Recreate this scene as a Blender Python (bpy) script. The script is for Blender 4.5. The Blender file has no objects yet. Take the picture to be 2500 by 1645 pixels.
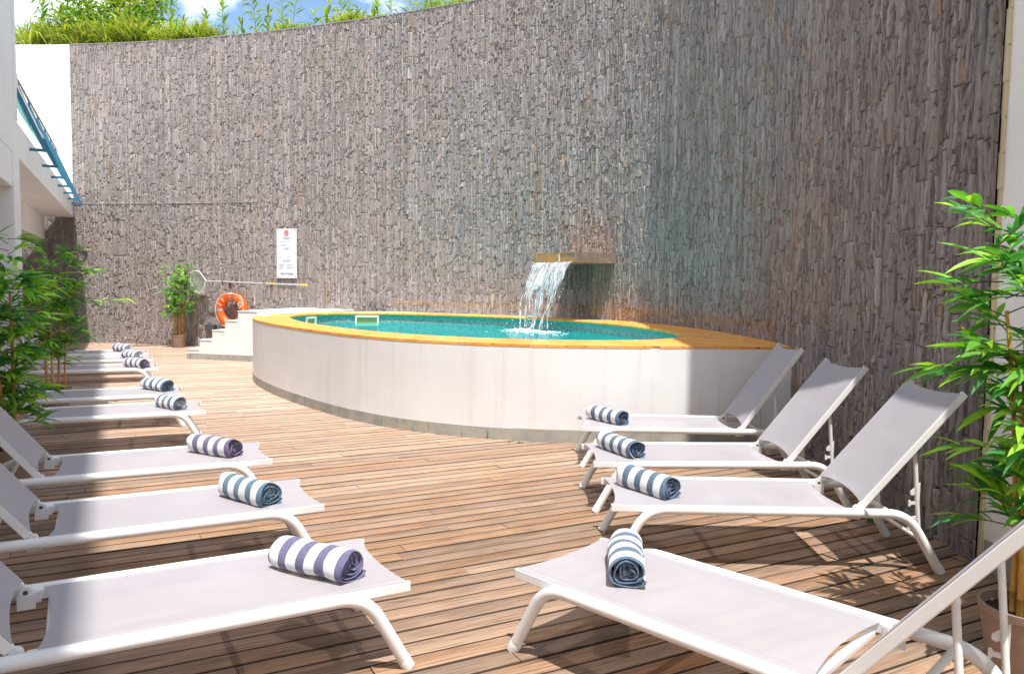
import bpy, math, random
import numpy as np
from mathutils import Vector, Matrix
R = math.radians
rng = np.random.default_rng(7)
random.seed(7)
scn = bpy.context.scene
COL = scn.collection

# ------------------------------------------------------------------ camera
cam = bpy.data.cameras.new('camera')
cam.sensor_width = 36.0
cam.lens = 36.0 * 1911.7 / 2500.0
cam.clip_end = 3000
cam.clip_start = 0.05
co = bpy.data.objects.new('camera', cam)
COL.objects.link(co)
co.matrix_world = Matrix.Translation((0, 0, 1.625)) @ Matrix.Rotation(R(90 - 3.9607), 4, 'X') @ Matrix.Rotation(0.01424, 4, 'Z')
scn.camera = co

# ------------------------------------------------------------------ sun + sky
SUN = Vector((0.097, -0.36, 1.0)).normalized()
sl = bpy.data.lights.new('sun', 'SUN')
sl.energy = 4.5
sl.angle = R(0.53)
sl.color = (1.0, 0.965, 0.91)
so = bpy.data.objects.new('sun', sl)
COL.objects.link(so)
so.rotation_euler = (-SUN).to_track_quat('-Z', 'Y').to_euler()
so.location = (3, -6, 25)
w = bpy.data.worlds.new('World')
scn.world = w
w.use_nodes = True
nt = w.node_tree
nt.nodes.clear()
N = nt.nodes.new
sky = N('ShaderNodeTexSky')
sky.sky_type = 'NISHITA'
sky.sun_disc = False
sky.sun_elevation = math.asin(SUN.z)
sky.sun_rotation = math.atan2(SUN.x, SUN.y)
sky.altitude = 50
sky.air_density = 1.0
sky.dust_density = 0.25
sky.ozone_density = 3.0
tc = N('ShaderNodeTexCoord')
mp = N('ShaderNodeMapping')
mp.inputs['Scale'].default_value = (1.0, 1.0, 1.9)
mp.inputs['Location'].default_value = (0.35, 0.1, 0.25)
no = N('ShaderNodeTexNoise')
no.inputs['Scale'].default_value = 3.1
no.inputs['Detail'].default_value = 9
no.inputs['Roughness'].default_value = 0.55
cr = N('ShaderNodeValToRGB')
cr.color_ramp.elements[0].position = 0.455
cr.color_ramp.elements[1].position = 0.56
mx = N('ShaderNodeMixRGB')
mx.inputs['Color2'].default_value = (10.0, 10.2, 10.6, 1)
bg = N('ShaderNodeBackground')
bg.inputs['Strength'].default_value = 0.15
ow = N('ShaderNodeOutputWorld')
L = nt.links.new
L(tc.outputs['Generated'], mp.inputs['Vector'])
L(mp.outputs['Vector'], no.inputs['Vector'])
L(no.outputs['Fac'], cr.inputs['Fac'])
L(cr.outputs['Color'], mx.inputs['Fac'])
L(sky.outputs['Color'], mx.inputs['Color1'])
L(mx.outputs['Color'], bg.inputs['Color'])
L(bg.outputs['Background'], ow.inputs['Surface'])
scn.view_settings.view_transform = 'Standard'
scn.view_settings.look = 'None'
scn.view_settings.exposure = 0.56
scn.view_settings.gamma = 1.0

# ------------------------------------------------------------------ materials
class Mat:
    def __init__(s, name, col=(.8, .8, .8), rough=.5, metal=0, spec=.5):
        s.m = bpy.data.materials.new(name)
        s.m.use_nodes = True
        s.t = s.m.node_tree
        s.p = s.t.nodes['Principled BSDF']
        s.out = s.t.nodes['Material Output']
        s.p.inputs['Base Color'].default_value = (*col, 1)
        s.p.inputs['Roughness'].default_value = rough
        s.p.inputs['Metallic'].default_value = metal
        s.p.inputs['Specular IOR Level'].default_value = spec
    def n(s, t, **k):
        x = s.t.nodes.new(t)
        for a, b in k.items():
            if a in x.inputs:
                x.inputs[a].default_value = b
            else:
                setattr(x, a, b)
        return x
    def l(s, a, b):
        s.t.links.new(a, b)
    def coord(s, scale=(1, 1, 1), kind='Object'):
        c = s.n('ShaderNodeTexCoord')
        m = s.n('ShaderNodeMapping')
        m.inputs['Scale'].default_value = scale
        s.l(c.outputs[kind], m.inputs['Vector'])
        return m.outputs['Vector']
    def noise(s, vec, scale, detail=4, rough=.55):
        x = s.n('ShaderNodeTexNoise')
        x.inputs['Scale'].default_value = scale
        x.inputs['Detail'].default_value = detail
        x.inputs['Roughness'].default_value = rough
        s.l(vec, x.inputs['Vector'])
        return x.outputs['Fac']
    def ramp(s, fac, stops):
        r = s.n('ShaderNodeValToRGB')
        e = r.color_ramp.elements
        while len(e) < len(stops):
            e.new(0.5)
        for i, (p, c) in enumerate(stops):
            e[i].position = p
            e[i].color = (*c, 1) if len(c) == 3 else c
        s.l(fac, r.inputs['Fac'])
        return r.outputs['Color']
    def mix(s, fac, a, b, mode='MIX'):
        x = s.n('ShaderNodeMixRGB', blend_type=mode)
        for v, i in ((fac, 'Fac'), (a, 'Color1'), (b, 'Color2')):
            if hasattr(v, 'links'):
                s.l(v, x.inputs[i])
            elif isinstance(v, tuple):
                x.inputs[i].default_value = (*v, 1)
            else:
                x.inputs[i].default_value = v
        return x.outputs['Color']
    def math(s, op, a, b=0.0, c=None):
        x = s.n('ShaderNodeMath', operation=op)
        for i, v in enumerate((a, b, c)):
            if v is None:
                continue
            if hasattr(v, 'links'):
                s.l(v, x.inputs[i])
            else:
                x.inputs[i].default_value = v
        return x.outputs[0]
    def attr(s, name='Col'):
        a = s.n('ShaderNodeAttribute')
        a.attribute_name = name
        return a.outputs['Color']
    def base(s, c):
        s.l(c, s.p.inputs['Base Color'])
    def bump(s, h, strength=.3, dist=.01):
        b = s.n('ShaderNodeBump')
        b.inputs['Strength'].default_value = strength
        b.inputs['Distance'].default_value = dist
        s.l(h, b.inputs['Height'])
        s.l(b.outputs['Normal'], s.p.inputs['Normal'])

def plain(name, col, rough=.5, metal=0, spec=.5, bump=0, bscale=80, var=.06):
    m = Mat(name, col, rough, metal, spec)
    v = m.coord()
    f = m.noise(v, 9, 5)
    lo = tuple(c * (1 - var) for c in col)
    hi = tuple(min(1, c * (1 + var)) for c in col)
    m.base(m.ramp(f, [(.3, lo), (.7, hi)]))
    if bump:
        m.bump(m.noise(v, bscale, 3), bump, .004)
    return m.m

M = {}
M['white_metal'] = plain('white_powder_coat', (.78, .77, .75), .38, 0, .45, .06, 300, .02)
M['white_plastic'] = plain('white_plastic', (.72, .71, .69), .42, 0, .4)
M['dark_metal'] = plain('dark_metal', (.05, .055, .065), .5)
M['soil'] = plain('soil', (.045, .032, .024), .95, 0, .2, .5, 60, .3)
M['pot'] = plain('brown_plastic_pot', (.30, .21, .16), .62, 0, .35, .1, 150, .1)
M['cane_yellow'] = plain('bamboo_cane', (.56, .29, .06), .5, 0, .4, .1, 40, .35)
M['blue_metal'] = plain('blue_painted_steel', (.035, .16, .25), .45, 0, .45, 0, 80, .1)
M['handrail'] = plain('steel_handrail', (.30, .24, .22), .35, .8)
M['orange_ring'] = plain('orange_plastic', (.86, .13, .015), .42, 0, .45, .05, 60, .05)
M['silver_band'] = plain('silver_tape', (.45, .48, .52), .35, .3)
M['rope'] = plain('cream_rope', (.72, .66, .56), .8)
M['alu'] = plain('aluminium_tube', (.50, .51, .52), .4, .2)
M['yellow_grip'] = plain('yellow_grip', (.75, .45, .06), .5)
M['sign_white'] = plain('sign_board_white', (.76, .78, .82), .35, 0, .5, 0, 80, .01)
M['ink'] = plain('dark_print', (.04, .05, .09), .6)
M['faint_ink'] = plain('grey_print', (.42, .44, .50), .6)
M['red_ink'] = plain('red_print', (.70, .03, .04), .5)
M['grout'] = plain('grout', (.66, .55, .40), .9)
M['glass_blue'] = None
M['bark'] = plain('bark', (.13, .10, .075), .9, 0, .2, .6, 30, .3)
M['weed'] = plain('weed_leaf', (.10, .24, .03), .6, 0, .3, 0, 80, .3)
M['ground'] = plain('bare_earth', (.22, .17, .12), .95, 0, .2, .4, 3, .25)
M['skim_white'] = plain('skimmer_plastic', (.80, .79, .70), .4)
M['skim_in'] = plain('skimmer_inside', (.40, .36, .12), .5)

def m_plaster(name, col, stain=(.55, .47, .38), amt=.18, streaks=True):
    m = Mat(name, col, .88, 0, .25)
    v = m.coord()
    f = m.noise(v, 1.1, 6, .6)
    c = m.ramp(f, [(.30, tuple(x * .93 for x in col)), (.70, tuple(min(1, x * 1.03) for x in col))])
    if streaks:
        vs = m.coord((7, 7, .35))
        s = m.noise(vs, 1.5, 5, .6)
        k = m.ramp(s, [(.52, (0, 0, 0)), (.78, (amt, amt, amt))])
        c = m.mix(k, c, stain)
        vd = m.noise(m.coord((1, 1, .6)), 16, 3, .5)
        kd = m.ramp(vd, [(.735, (0, 0, 0)), (.78, (amt * 1.5, amt * 1.5, amt * 1.5))])
        c = m.mix(kd, c, stain)
    m.base(c)
    b = m.noise(v, 55, 4, .6)
    m.bump(b, .25, .006)
    return m.m
M['plaster'] = m_plaster('white_render', (.80, .79, .765), amt=.12)
M['pool_plaster'] = m_plaster('pool_render', (.80, .80, .80), (.52, .49, .46), .30)
M['bld_plaster'] = m_plaster('building_render', (.80, .805, .81), (.66, .56, .42), .16)
M['rough_white'] = m_plaster('roughcast_white', (.87, .86, .83), (.55, .47, .36), .15)
M['cream_edge'] = m_plaster('yellowed_filler', (.66, .55, .36), (.40, .28, .14), .4)
M['step_plaster'] = m_plaster('step_render', (.84, .83, .81), (.60, .55, .48), .12)

def m_plinth():
    m = Mat('grey_plinth_tile', (.33, .32, .29), .7)
    v = m.coord((1, 1, 1))
    f = m.noise(v, 5, 6, .65)
    c = m.ramp(f, [(.3, (.25, .26, .25)), (.55, (.38, .37, .33)), (.75, (.44, .37, .25))])
    s = m.noise(m.coord((9, 9, .7)), 2.2, 4, .6)
    k = m.ramp(s, [(.60, (0, 0, 0)), (.70, (.8, .8, .8))])
    c = m.mix(k, c, (.10, .11, .125))
    m.base(c)
    m.bump(f, .3, .006)
    return m.m
M['plinth'] = m_plinth()

def m_deck():
    m = Mat('weathered_deck_board', (.4, .3, .22), .72, 0, .28)
    a = m.attr()
    v = m.coord((1.1, 24, 24))
    f = m.noise(v, 3.0, 8, .68)
    c = m.mix(.8, a, m.ramp(f, [(.34, (.16, .13, .115)), (.50, (.92, .90, .89)), (.70, (1.55, 1.50, 1.46))]), 'MULTIPLY')
    v2 = m.coord((.8, 3, 3))
    f2 = m.noise(v2, 2.2, 5, .6)
    k = m.ramp(f2, [(.42, (0, 0, 0)), (.72, (.55, .55, .55))])
    c = m.mix(k, c, m.mix(.5, a, (.42, .32, .25)))
    fo = m.noise(m.coord((.7, 2.2, 2.2)), 1.1, 5, .65)
    ko = m.ramp(fo, [(.54, (0, 0, 0)), (.72, (.65, .65, .65))])
    c = m.mix(ko, c, (.40, .20, .085))
    f3 = m.noise(m.coord((2.5, 9, 9)), 2.0, 6, .7)
    k3 = m.ramp(f3, [(.60, (0, 0, 0)), (.80, (.6, .6, .6))])
    c = m.mix(k3, c, (.19, .12, .085))
    m.base(c)
    g = m.noise(m.coord((2.5, 70, 70)), 3.0, 6, .7)
    m.bump(g, .55, .006)
    return m.m
M['deck'] = m_deck()
M['under'] = plain('deck_gap_shadow', (.035, .026, .02), .95)

def m_stone():
    m = Mat('split_slate', (.3, .27, .26), .82, 0, .35)
    a = m.attr()
    v = m.coord()
    f = m.noise(m.coord((1, 1, .22)), 40, 6, .7)
    c = m.mix(.75, a, m.ramp(f, [(.28, (.58, .56, .56)), (.50, (1.0, 1.0, 1.0)), (.8, (1.30, 1.28, 1.26))]), 'MULTIPLY')
    r = m.noise(m.coord((1, 1, .18)), 3.0, 6, .6)
    k = m.ramp(r, [(.60, (0, 0, 0)), (.73, (.55, .55, .55))])
    c = m.mix(k, c, (.34, .215, .13))
    r2 = m.noise(m.coord((1, 1, .3)), 1.7, 5, .6)
    k2 = m.ramp(r2, [(.55, (0, 0, 0)), (.75, (.30, .30, .30))])
    c = m.mix(k2, c, (.165, .17, .20))
    # splash stains: ochre crust just above the pool coping, algae under the spout, darkened to paint in its shadow
    s = m.n('ShaderNodeSeparateXYZ')
    m.l(v, s.inputs[0])
    x, z = s.outputs['X'], s.outputs['Z']
    zb = m.math('SUBTRACT', 1.0, m.math('ABSOLUTE', m.math('MULTIPLY', m.math('SUBTRACT', z, 1.16), 11.0)))
    edge = m.math('ADD', zb, m.math('MULTIPLY', m.math('SUBTRACT', m.noise(v, 14, 5, .7), .5), 2.2))
    inx = m.math('MULTIPLY', m.math('GREATER_THAN', x, -2.6), m.math('LESS_THAN', x, 3.2))
    iny = m.math('GREATER_THAN', s.outputs['Y'], 8.8)
    st = m.math('MULTIPLY', m.math('MULTIPLY', inx, iny), m.math('MULTIPLY', edge, .40))
    st.node.use_clamp = True
    c = m.mix(st, c, (.52, .30, .10))
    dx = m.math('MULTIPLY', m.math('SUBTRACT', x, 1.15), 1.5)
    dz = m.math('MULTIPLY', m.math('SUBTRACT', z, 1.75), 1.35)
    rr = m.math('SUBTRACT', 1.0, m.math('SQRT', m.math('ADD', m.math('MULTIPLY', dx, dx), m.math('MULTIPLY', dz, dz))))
    algae_shade = m.math('ADD', rr, m.math('MULTIPLY', m.math('SUBTRACT', m.noise(m.coord((1, 1, .3)), 9, 5, .7), .55), 1.0))
    algae_shade = m.math('MULTIPLY', m.math('MULTIPLY', algae_shade, .75), m.math('LESS_THAN', z, 2.02))
    algae_shade.node.use_clamp = True
    c = m.mix(algae_shade, c, m.ramp(m.noise(v, 22, 3), [(.45, (.065, .065, .04)), (.64, (.12, .115, .05)), (.76, (.36, .28, .08))]))
    m.base(c)
    b1 = m.noise(m.coord((1, 1, .10)), 60, 6, .75)
    b2 = m.noise(m.coord((1, 1, .9)), 30, 8, .75)
    m.bump(m.math('ADD', m.math('MULTIPLY', b1, .9), m.math('MULTIPLY', b2, 1.15)), 1.0, .017)
    # pale lime run at one joint above the rim
    ex = m.math('MULTIPLY', m.math('ABSOLUTE', m.math('ADD', x, .40)), 22.0)
    ez = m.math('MULTIPLY', m.math('ABSOLUTE', m.math('SUBTRACT', z, 1.32)), 3.4)
    ef = m.math('SUBTRACT', m.math('ADD', 1.0, m.math('MULTIPLY', m.math('SUBTRACT', m.noise(v, 18, 4), .5), 1.6)), m.math('ADD', ex, ez))
    ef = m.math('MULTIPLY', ef, 1.2)
    ef.node.use_clamp = True
    c = m.mix(ef, c, (.66, .58, .45))
    m.base(c)
    return m.m
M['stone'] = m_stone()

def m_sling():
    m = Mat('grey_mesh_sling', (.40, .38, .395), .6, 0, .3)
    v = m.coord()
    f = m.noise(v, 2.2, 7, .62)
    m.base(m.ramp(f, [(.3, (.435, .41, .44)), (.7, (.46, .435, .465))]))
    sy_ = m.n('ShaderNodeSeparateXYZ')
    m.l(v, sy_.inputs[0])
    hem = m.math('LESS_THAN', m.math('ABSOLUTE', m.math('SUBTRACT', m.math('ABSOLUTE', sy_.outputs['Y']), .272)), .0022)
    hem2 = m.math('GREATER_THAN', m.math('ABSOLUTE', sy_.outputs['Y']), .272)
    lo = m.mix(m.math('MULTIPLY', hem2, .5), m.ramp(f, [(.3, (.425, .40, .43)), (.7, (.475, .45, .48))]), (.49, .465, .49))
    m.base(m.mix(m.math('MULTIPLY', hem, .6), lo, (.33, .31, .335)))
    m.bump(m.noise(m.coord((1, 1, 1)), 420, 2, .6), .22, .002)
    tl = m.n('ShaderNodeBsdfTranslucent')
    tl.inputs['Color'].default_value = (.42, .40, .42, 1)
    tr = m.n('ShaderNodeBsdfTransparent')
    a = m.n('ShaderNodeMixShader')
    a.inputs[0].default_value = .16
    m.l(m.p.outputs[0], a.inputs[1])
    m.l(tl.outputs[0], a.inputs[2])
    b = m.n('ShaderNodeMixShader')
    b.inputs[0].default_value = .11
    m.l(a.outputs[0], b.inputs[1])
    m.l(tr.outputs[0], b.inputs[2])
    m.l(b.outputs[0], m.out.inputs['Surface'])
    return m.m
M['sling'] = m_sling()

def m_towel(name, col):
    m = Mat(name, col, .95, 0, .1)
    v = m.coord()
    s = m.n('ShaderNodeSeparateXYZ')
    m.l(v, s.inputs[0])
    wob = m.math('MULTIPLY', m.math('SUBTRACT', m.noise(v, 7, 2), .5), .022)
    x = m.math('ADD', s.outputs['X'], wob)
    t = m.math('FRACT', m.math('ADD', m.math('DIVIDE', x, .108), .92))
    k = m.math('GREATER_THAN', t, .54)
    f = m.noise(v, 90, 3, .7)
    cc = m.ramp(f, [(.3, tuple(q * .72 for q in col)), (.7, tuple(q * 1.25 for q in col))])
    m.base(m.mix(k, (.78, .78, .79), cc))
    m.p.inputs['Sheen Weight'].default_value = .25
    m.bump(m.noise(v, 260, 3, .7), .7, .004)
    return m.m
M['towel_blue'] = m_towel('striped_terry_blue', (.105, .155, .225))
M['towel_teal'] = m_towel('striped_terry_teal', (.105, .18, .235))
M['towel_purple'] = m_towel('striped_terry_purple', (.15, .138, .24))
M['towel_mauve'] = m_towel('striped_terry_mauve', (.165, .13, .225))

def m_coping():
    m = Mat('orange_clay_tile', (.6, .32, .1), .55, 0, .35)
    a = m.attr()
    v = m.coord()
    f = m.noise(v, 14, 5, .6)
    c = m.mix(.6, a, m.ramp(f, [(.25, (.72, .68, .62)), (.55, (1, 1, 1)), (.8, (1.15, 1.18, 1.25))]), 'MULTIPLY')
    m.base(c)
    m.bump(m.noise(v, 90, 3), .2, .004)
    return m.m
M['coping'] = m_coping()

def m_mosaic():
    m = Mat('pool_mosaic', (.05, .3, .3), .3)
    v = m.coord((1, 1, 1))
    b = m.n('ShaderNodeTexVoronoi')
    b.inputs['Scale'].default_value = 42
    m.l(v, b.inputs['Vector'])
    m.base(m.ramp(b.outputs['Color'], [(.2, (.10, .22, .21)), (.55, (.20, .34, .31)), (.9, (.36, .46, .41))]))
    return m.m
M['mosaic'] = m_mosaic()
M['pool_floor'] = plain('pool_floor_tile', (.16, .70, .74), .4, 0, .4, 0, 80, .25)

def m_water():
    m = Mat('pool_water', (.0, .3, .3), .03)
    v = m.coord((1, 1, 1))
    n1 = m.noise(v, 5.5, 4, .6)
    n2 = m.noise(m.coord((1.6, 1, 1)), 1.6, 3, .5)
    h = m.math('ADD', n1, m.math('MULTIPLY', n2, 2.0))
    bp = m.n('ShaderNodeBump')
    bp.inputs['Strength'].default_value = .8
    bp.inputs['Distance'].default_value = .06
    m.l(h, bp.inputs['Height'])
    g = m.n('ShaderNodeBsdfGlossy')
    g.inputs['Roughness'].default_value = .05
    m.l(bp.outputs['Normal'], g.inputs['Normal'])
    tr = m.n('ShaderNodeBsdfTransparent')
    tr.inputs['Color'].default_value = (.50, .96, .97, 1)
    df = m.n('ShaderNodeBsdfDiffuse')
    df.inputs['Color'].default_value = (.02, .56, .60, 1)
    a = m.n('ShaderNodeMixShader')
    a.inputs[0].default_value = .24
    m.l(tr.outputs[0], a.inputs[1])
    m.l(df.outputs[0], a.inputs[2])
    fr = m.n('ShaderNodeFresnel')
    fr.inputs['IOR'].default_value = 1.33
    m.l(bp.outputs['Normal'], fr.inputs['Normal'])
    mm = m.n('ShaderNodeMixShader')
    m.l(m.math('MULTIPLY', fr.outputs[0], .62), mm.inputs[0])
    m.l(a.outputs[0], mm.inputs[1])
    m.l(g.outputs[0], mm.inputs[2])
    m.l(mm.outputs[0], m.out.inputs['Surface'])
    return m.m
M['water'] = m_water()

def m_fall(name, dens):
    m = Mat(name, (.9, .95, 1), .1)
    v = m.coord()
    a = m.attr('Flow')
    vm = m.n('ShaderNodeMapping')
    vm.inputs['Scale'].default_value = (14, 1.6, 1)
    m.l(a, vm.inputs['Vector'])
    f = m.noise(vm.outputs['Vector'], 2.2, 6, .7)
    k = m.ramp(f, [(.43, (.05, .05, .05)), (.60, (dens, dens, dens))])
    f2 = m.noise(v, 26, 4, .7)
    bp = m.n('ShaderNodeBump')
    bp.inputs['Strength'].default_value = 1.0
    bp.inputs['Distance'].default_value = .05
    m.l(m.math('ADD', f, m.math('MULTIPLY', f2, .5)), bp.inputs['Height'])
    g = m.n('ShaderNodeBsdfGlossy')
    g.inputs['Roughness'].default_value = .08
    m.l(bp.outputs['Normal'], g.inputs['Normal'])
    tr = m.n('ShaderNodeBsdfTransparent')
    tr.inputs['Color'].default_value = (.94, .96, .97, 1)
    df = m.n('ShaderNodeBsdfDiffuse')
    df.inputs['Color'].default_value = (.82, .86, .9, 1)
    a1 = m.n('ShaderNodeMixShader')
    m.l(k, a1.inputs[0])
    m.l(tr.outputs[0], a1.inputs[1])
    m.l(df.outputs[0], a1.inputs[2])
    fr = m.n('ShaderNodeFresnel')
    fr.inputs['IOR'].default_value = 1.45
    m.l(bp.outputs['Normal'], fr.inputs['Normal'])
    mm = m.n('ShaderNodeMixShader')
    m.l(fr.outputs[0], mm.inputs[0])
    m.l(a1.outputs[0], mm.inputs[1])
    m.l(g.outputs[0], mm.inputs[2])
    m.l(mm.outputs[0], m.out.inputs['Surface'])
    return m.m
M['fall'] = m_fall('falling_water', .92)
M['foam'] = plain('water_foam', (.86, .90, .92), .5, 0, .4)

def m_leaf(name, rough=.42, trans=.38):
    m = Mat(name, (.1, .3, .05), rough, 0, .4)
    a = m.attr()
    v = m.coord()
    f = m.noise(v, 25, 2)
    c = m.mix(.5, a, m.ramp(f, [(.3, (.75, .78, .7)), (.7, (1.2, 1.2, 1.2))]), 'MULTIPLY')
    m.base(c)
    tl = m.n('ShaderNodeBsdfTranslucent')
    m.l(m.mix(1.0, c, (1.5, 1.6, .7), 'MULTIPLY'), tl.inputs['Color'])
    x = m.n('ShaderNodeMixShader')
    x.inputs[0].default_value = trans
    m.l(m.p.outputs[0], x.inputs[1])
    m.l(tl.outputs[0], x.inputs[2])
    m.l(x.outputs[0], m.out.inputs['Surface'])
    return m.m
M['leaf'] = m_leaf('bamboo_leaf')
M['reed'] = m_leaf('reed_blade', .5, .35)

def m_rust():
    m = Mat('stained_steel', (.3, .25, .2), .55, .0)
    v = m.coord()
    f = m.noise(v, 6, 6, .65)
    m.base(m.ramp(f, [(.34, (.30, .20, .13)), (.48, (.40, .22, .09)), (.64, (.58, .26, .055))]))
    m.bump(f, .2, .004)
    return m.m
M['spout'] = m_rust()
M['spout_grey'] = plain('brushed_steel', (.30, .225, .175), .45, .2, .5, .1, 60, .25)

def m_glass():
    m = Mat('tinted_balcony_glass', (.25, .65, .6), .08)
    tr = m.n('ShaderNodeBsdfTransparent')
    tr.inputs['Color'].default_value = (.62, .90, .86, 1)
    df = m.n('ShaderNodeBsdfDiffuse')
    df.inputs['Color'].default_value = (.30, .66, .60, 1)
    x = m.n('ShaderNodeMixShader')
    x.inputs[0].default_value = .5
    m.l(tr.outputs[0], x.inputs[1])
    m.l(df.outputs[0], x.inputs[2])
    m.l(x.outputs[0], m.out.inputs['Surface'])
    return m.m
M['glass'] = m_glass()
M['net'] = None
def m_net():
    m = Mat('net_fabric', (.75, .75, .76), .7)
    tr = m.n('ShaderNodeBsdfTransparent')
    x = m.n('ShaderNodeMixShader')
    x.inputs[0].default_value = .3
    f = m.noise(m.coord((14, 14, 2)), 3, 3)
    m.base(m.ramp(f, [(.35, (.5, .5, .52)), (.6, (.8, .8, .81))]))
    m.l(m.p.outputs[0], x.inputs[1])
    m.l(tr.outputs[0], x.inputs[2])
    m.l(x.outputs[0], m.out.inputs['Surface'])
    return m.m
M['net'] = m_net()
M['cloth'] = plain('white_cotton', (.80, .80, .82), .9, 0, .1, .3, 120, .03)

# ------------------------------------------------------------------ mesh helpers
class MB:
    def __init__(s):
        s.v, s.f, s.c = [], [], []
    def add(s, vs, fs, col=None):
        o = len(s.v)
        s.v.extend([tuple(p) for p in vs])
        s.f.extend([tuple(i + o for i in f) for f in fs])
        s.c.extend([col if col is not None else (1, 1, 1)] * len(vs))
        return s
    def box(s, x0, x1, y0, y1, z0, z1, mat=None, col=None):
        vs = [Vector(p) for p in ((x0, y0, z0), (x1, y0, z0), (x1, y1, z0), (x0, y1, z0), (x0, y0, z1), (x1, y0, z1), (x1, y1, z1), (x0, y1, z1))]
        if mat is not None:
            vs = [mat @ p for p in vs]
        return s.add(vs, [(0, 3, 2, 1), (4, 5, 6, 7), (0, 1, 5, 4), (1, 2, 6, 5), (2, 3, 7, 6), (3, 0, 4, 7)], col)
    def bar(s, a, b, wy, wz, up=(0, 0, 1), col=None):
        a, b = Vector(a), Vector(b)
        d = (b - a)
        ln = d.length
        d.normalize()
        u = Vector(up)
        sd = u.cross(d)
        if sd.length < 1e-4:
            sd = Vector((0, 1, 0))
        sd.normalize()
        u = d.cross(sd)
        m = Matrix(((d.x, sd.x, u.x, a.x), (d.y, sd.y, u.y, a.y), (d.z, sd.z, u.z, a.z), (0, 0, 0, 1)))
        return s.box(0, ln, -wy / 2, wy / 2, -wz / 2, wz / 2, m, col)
    def tube(s, path, r, n=10, caps=True, closed=False, col=None):
        P = [Vector(p) for p in path]
        m = len(P)
        rr = r if isinstance(r, (list, tuple)) else [r] * m
        T = []
        for i in range(m):
            a = P[(i - 1) % m] if (closed or i > 0) else P[i]
            b = P[(i + 1) % m] if (closed or i < m - 1) else P[i]
            T.append((b - a).normalized())
        ref = Vector((0, 0, 1)) if abs(T[0].z) < .9 else Vector((1, 0, 0))
        nn = (ref - T[0] * ref.dot(T[0])).normalized()
        vs = []
        for i in range(m):
            nn = (nn - T[i] * nn.dot(T[i])).normalized()
            bb = T[i].cross(nn)
            for k in range(n):
                a = 2 * math.pi * k / n
                vs.append(P[i] + (nn * math.cos(a) + bb * math.sin(a)) * rr[i])
        fs = []
        for i in range(m if closed else m - 1):
            j = (i + 1) % m
            for k in range(n):
                l = (k + 1) % n
                fs.append((i * n + k, i * n + l, j * n + l, j * n + k))
        if caps and not closed:
            fs.append(tuple(range(n - 1, -1, -1)))
            fs.append(tuple((m - 1) * n + k for k in range(n)))
        return s.add(vs, fs, col)
    def lathe(s, prof, n=24, center=(0, 0, 0), col=None):
        c = Vector(center)
        vs, fs = [], []
        for r, z in prof:
            for k in range(n):
                a = 2 * math.pi * k / n
                vs.append(c + Vector((r * math.cos(a), r * math.sin(a), z)))
        for i in range(len(prof) - 1):
            for k in range(n):
                l = (k + 1) % n
                fs.append((i * n + k, i * n + l, (i + 1) * n + l, (i + 1) * n + k))
        return s.add(vs, fs, col)
    def prism(s, poly, d0, d1, mat=None, col=None):
        n = len(poly)
        vs = [Vector((p[0], d0, p[1])) for p in poly] + [Vector((p[0], d1, p[1])) for p in poly]
        if mat is not None:
            vs = [mat @ p for p in vs]
        fs = [tuple(range(n)), tuple(range(2 * n - 1, n - 1, -1))]
        for i in range(n):
            j = (i + 1) % n
            fs.append((i, i + n, j + n, j))
        return s.add(vs, fs, col)
    def ball(s, c, r, n=8, sq=(1, 1, 1), col=None):
        prof = []
        vs, fs = [Vector(c) + Vector((0, 0, -r * sq[2]))], []
        m = max(3, n // 2)
        for i in range(1, m):
            t = -math.pi / 2 + math.pi * i / m
            for k in range(n):
                a = 2 * math.pi * k / n
                vs.append(Vector(c) + Vector((r * sq[0] * math.cos(t) * math.cos(a), r * sq[1] * math.cos(t) * math.sin(a), r * sq[2] * math.sin(t))))
        vs.append(Vector(c) + Vector((0, 0, r * sq[2])))
        for k in range(n):
            l = (k + 1) % n
            fs.append((0, 1 + l, 1 + k))
            for i in range(m - 2):
                b = 1 + i * n
                fs.append((b + k, b + l, b + n + l, b + n + k))
            b = 1 + (m - 2) * n
            fs.append((b + k, b + l, len(vs) - 1))
        return s.add(vs, fs, col)
    def mesh(s, name, mat, smooth=False, color=False):
        me = bpy.data.meshes.new(name)
        me.from_pydata(s.v, [], s.f)
        me.materials.append(mat)
        if color:
            at = me.color_attributes.new('Col', 'FLOAT_COLOR', 'POINT')
            at.data.foreach_set('color', np.array([(*c, 1) for c in s.c], 'f').ravel())
        if smooth:
            me.polygons.foreach_set('use_smooth', [True] * len(me.polygons))
        me.update()
        return me
    def build(s, name, mat, parent=None, smooth=False, color=False, bevel=0):
        o = bpy.data.objects.new(name, s.mesh(name, mat, smooth, color))
        COL.objects.link(o)
        if parent is not None:
            o.parent = parent
        if bevel:
            b = o.modifiers.new('bevel', 'BEVEL')
            b.width = bevel
            b.segments = 2
            b.limit_method = 'ANGLE'
        if smooth:
            autosmooth(o.data)
        return o

def autosmooth(me, ang=50):
    try:
        me.set_sharp_from_angle(angle=R(ang))
    except Exception:
        pass

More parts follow.
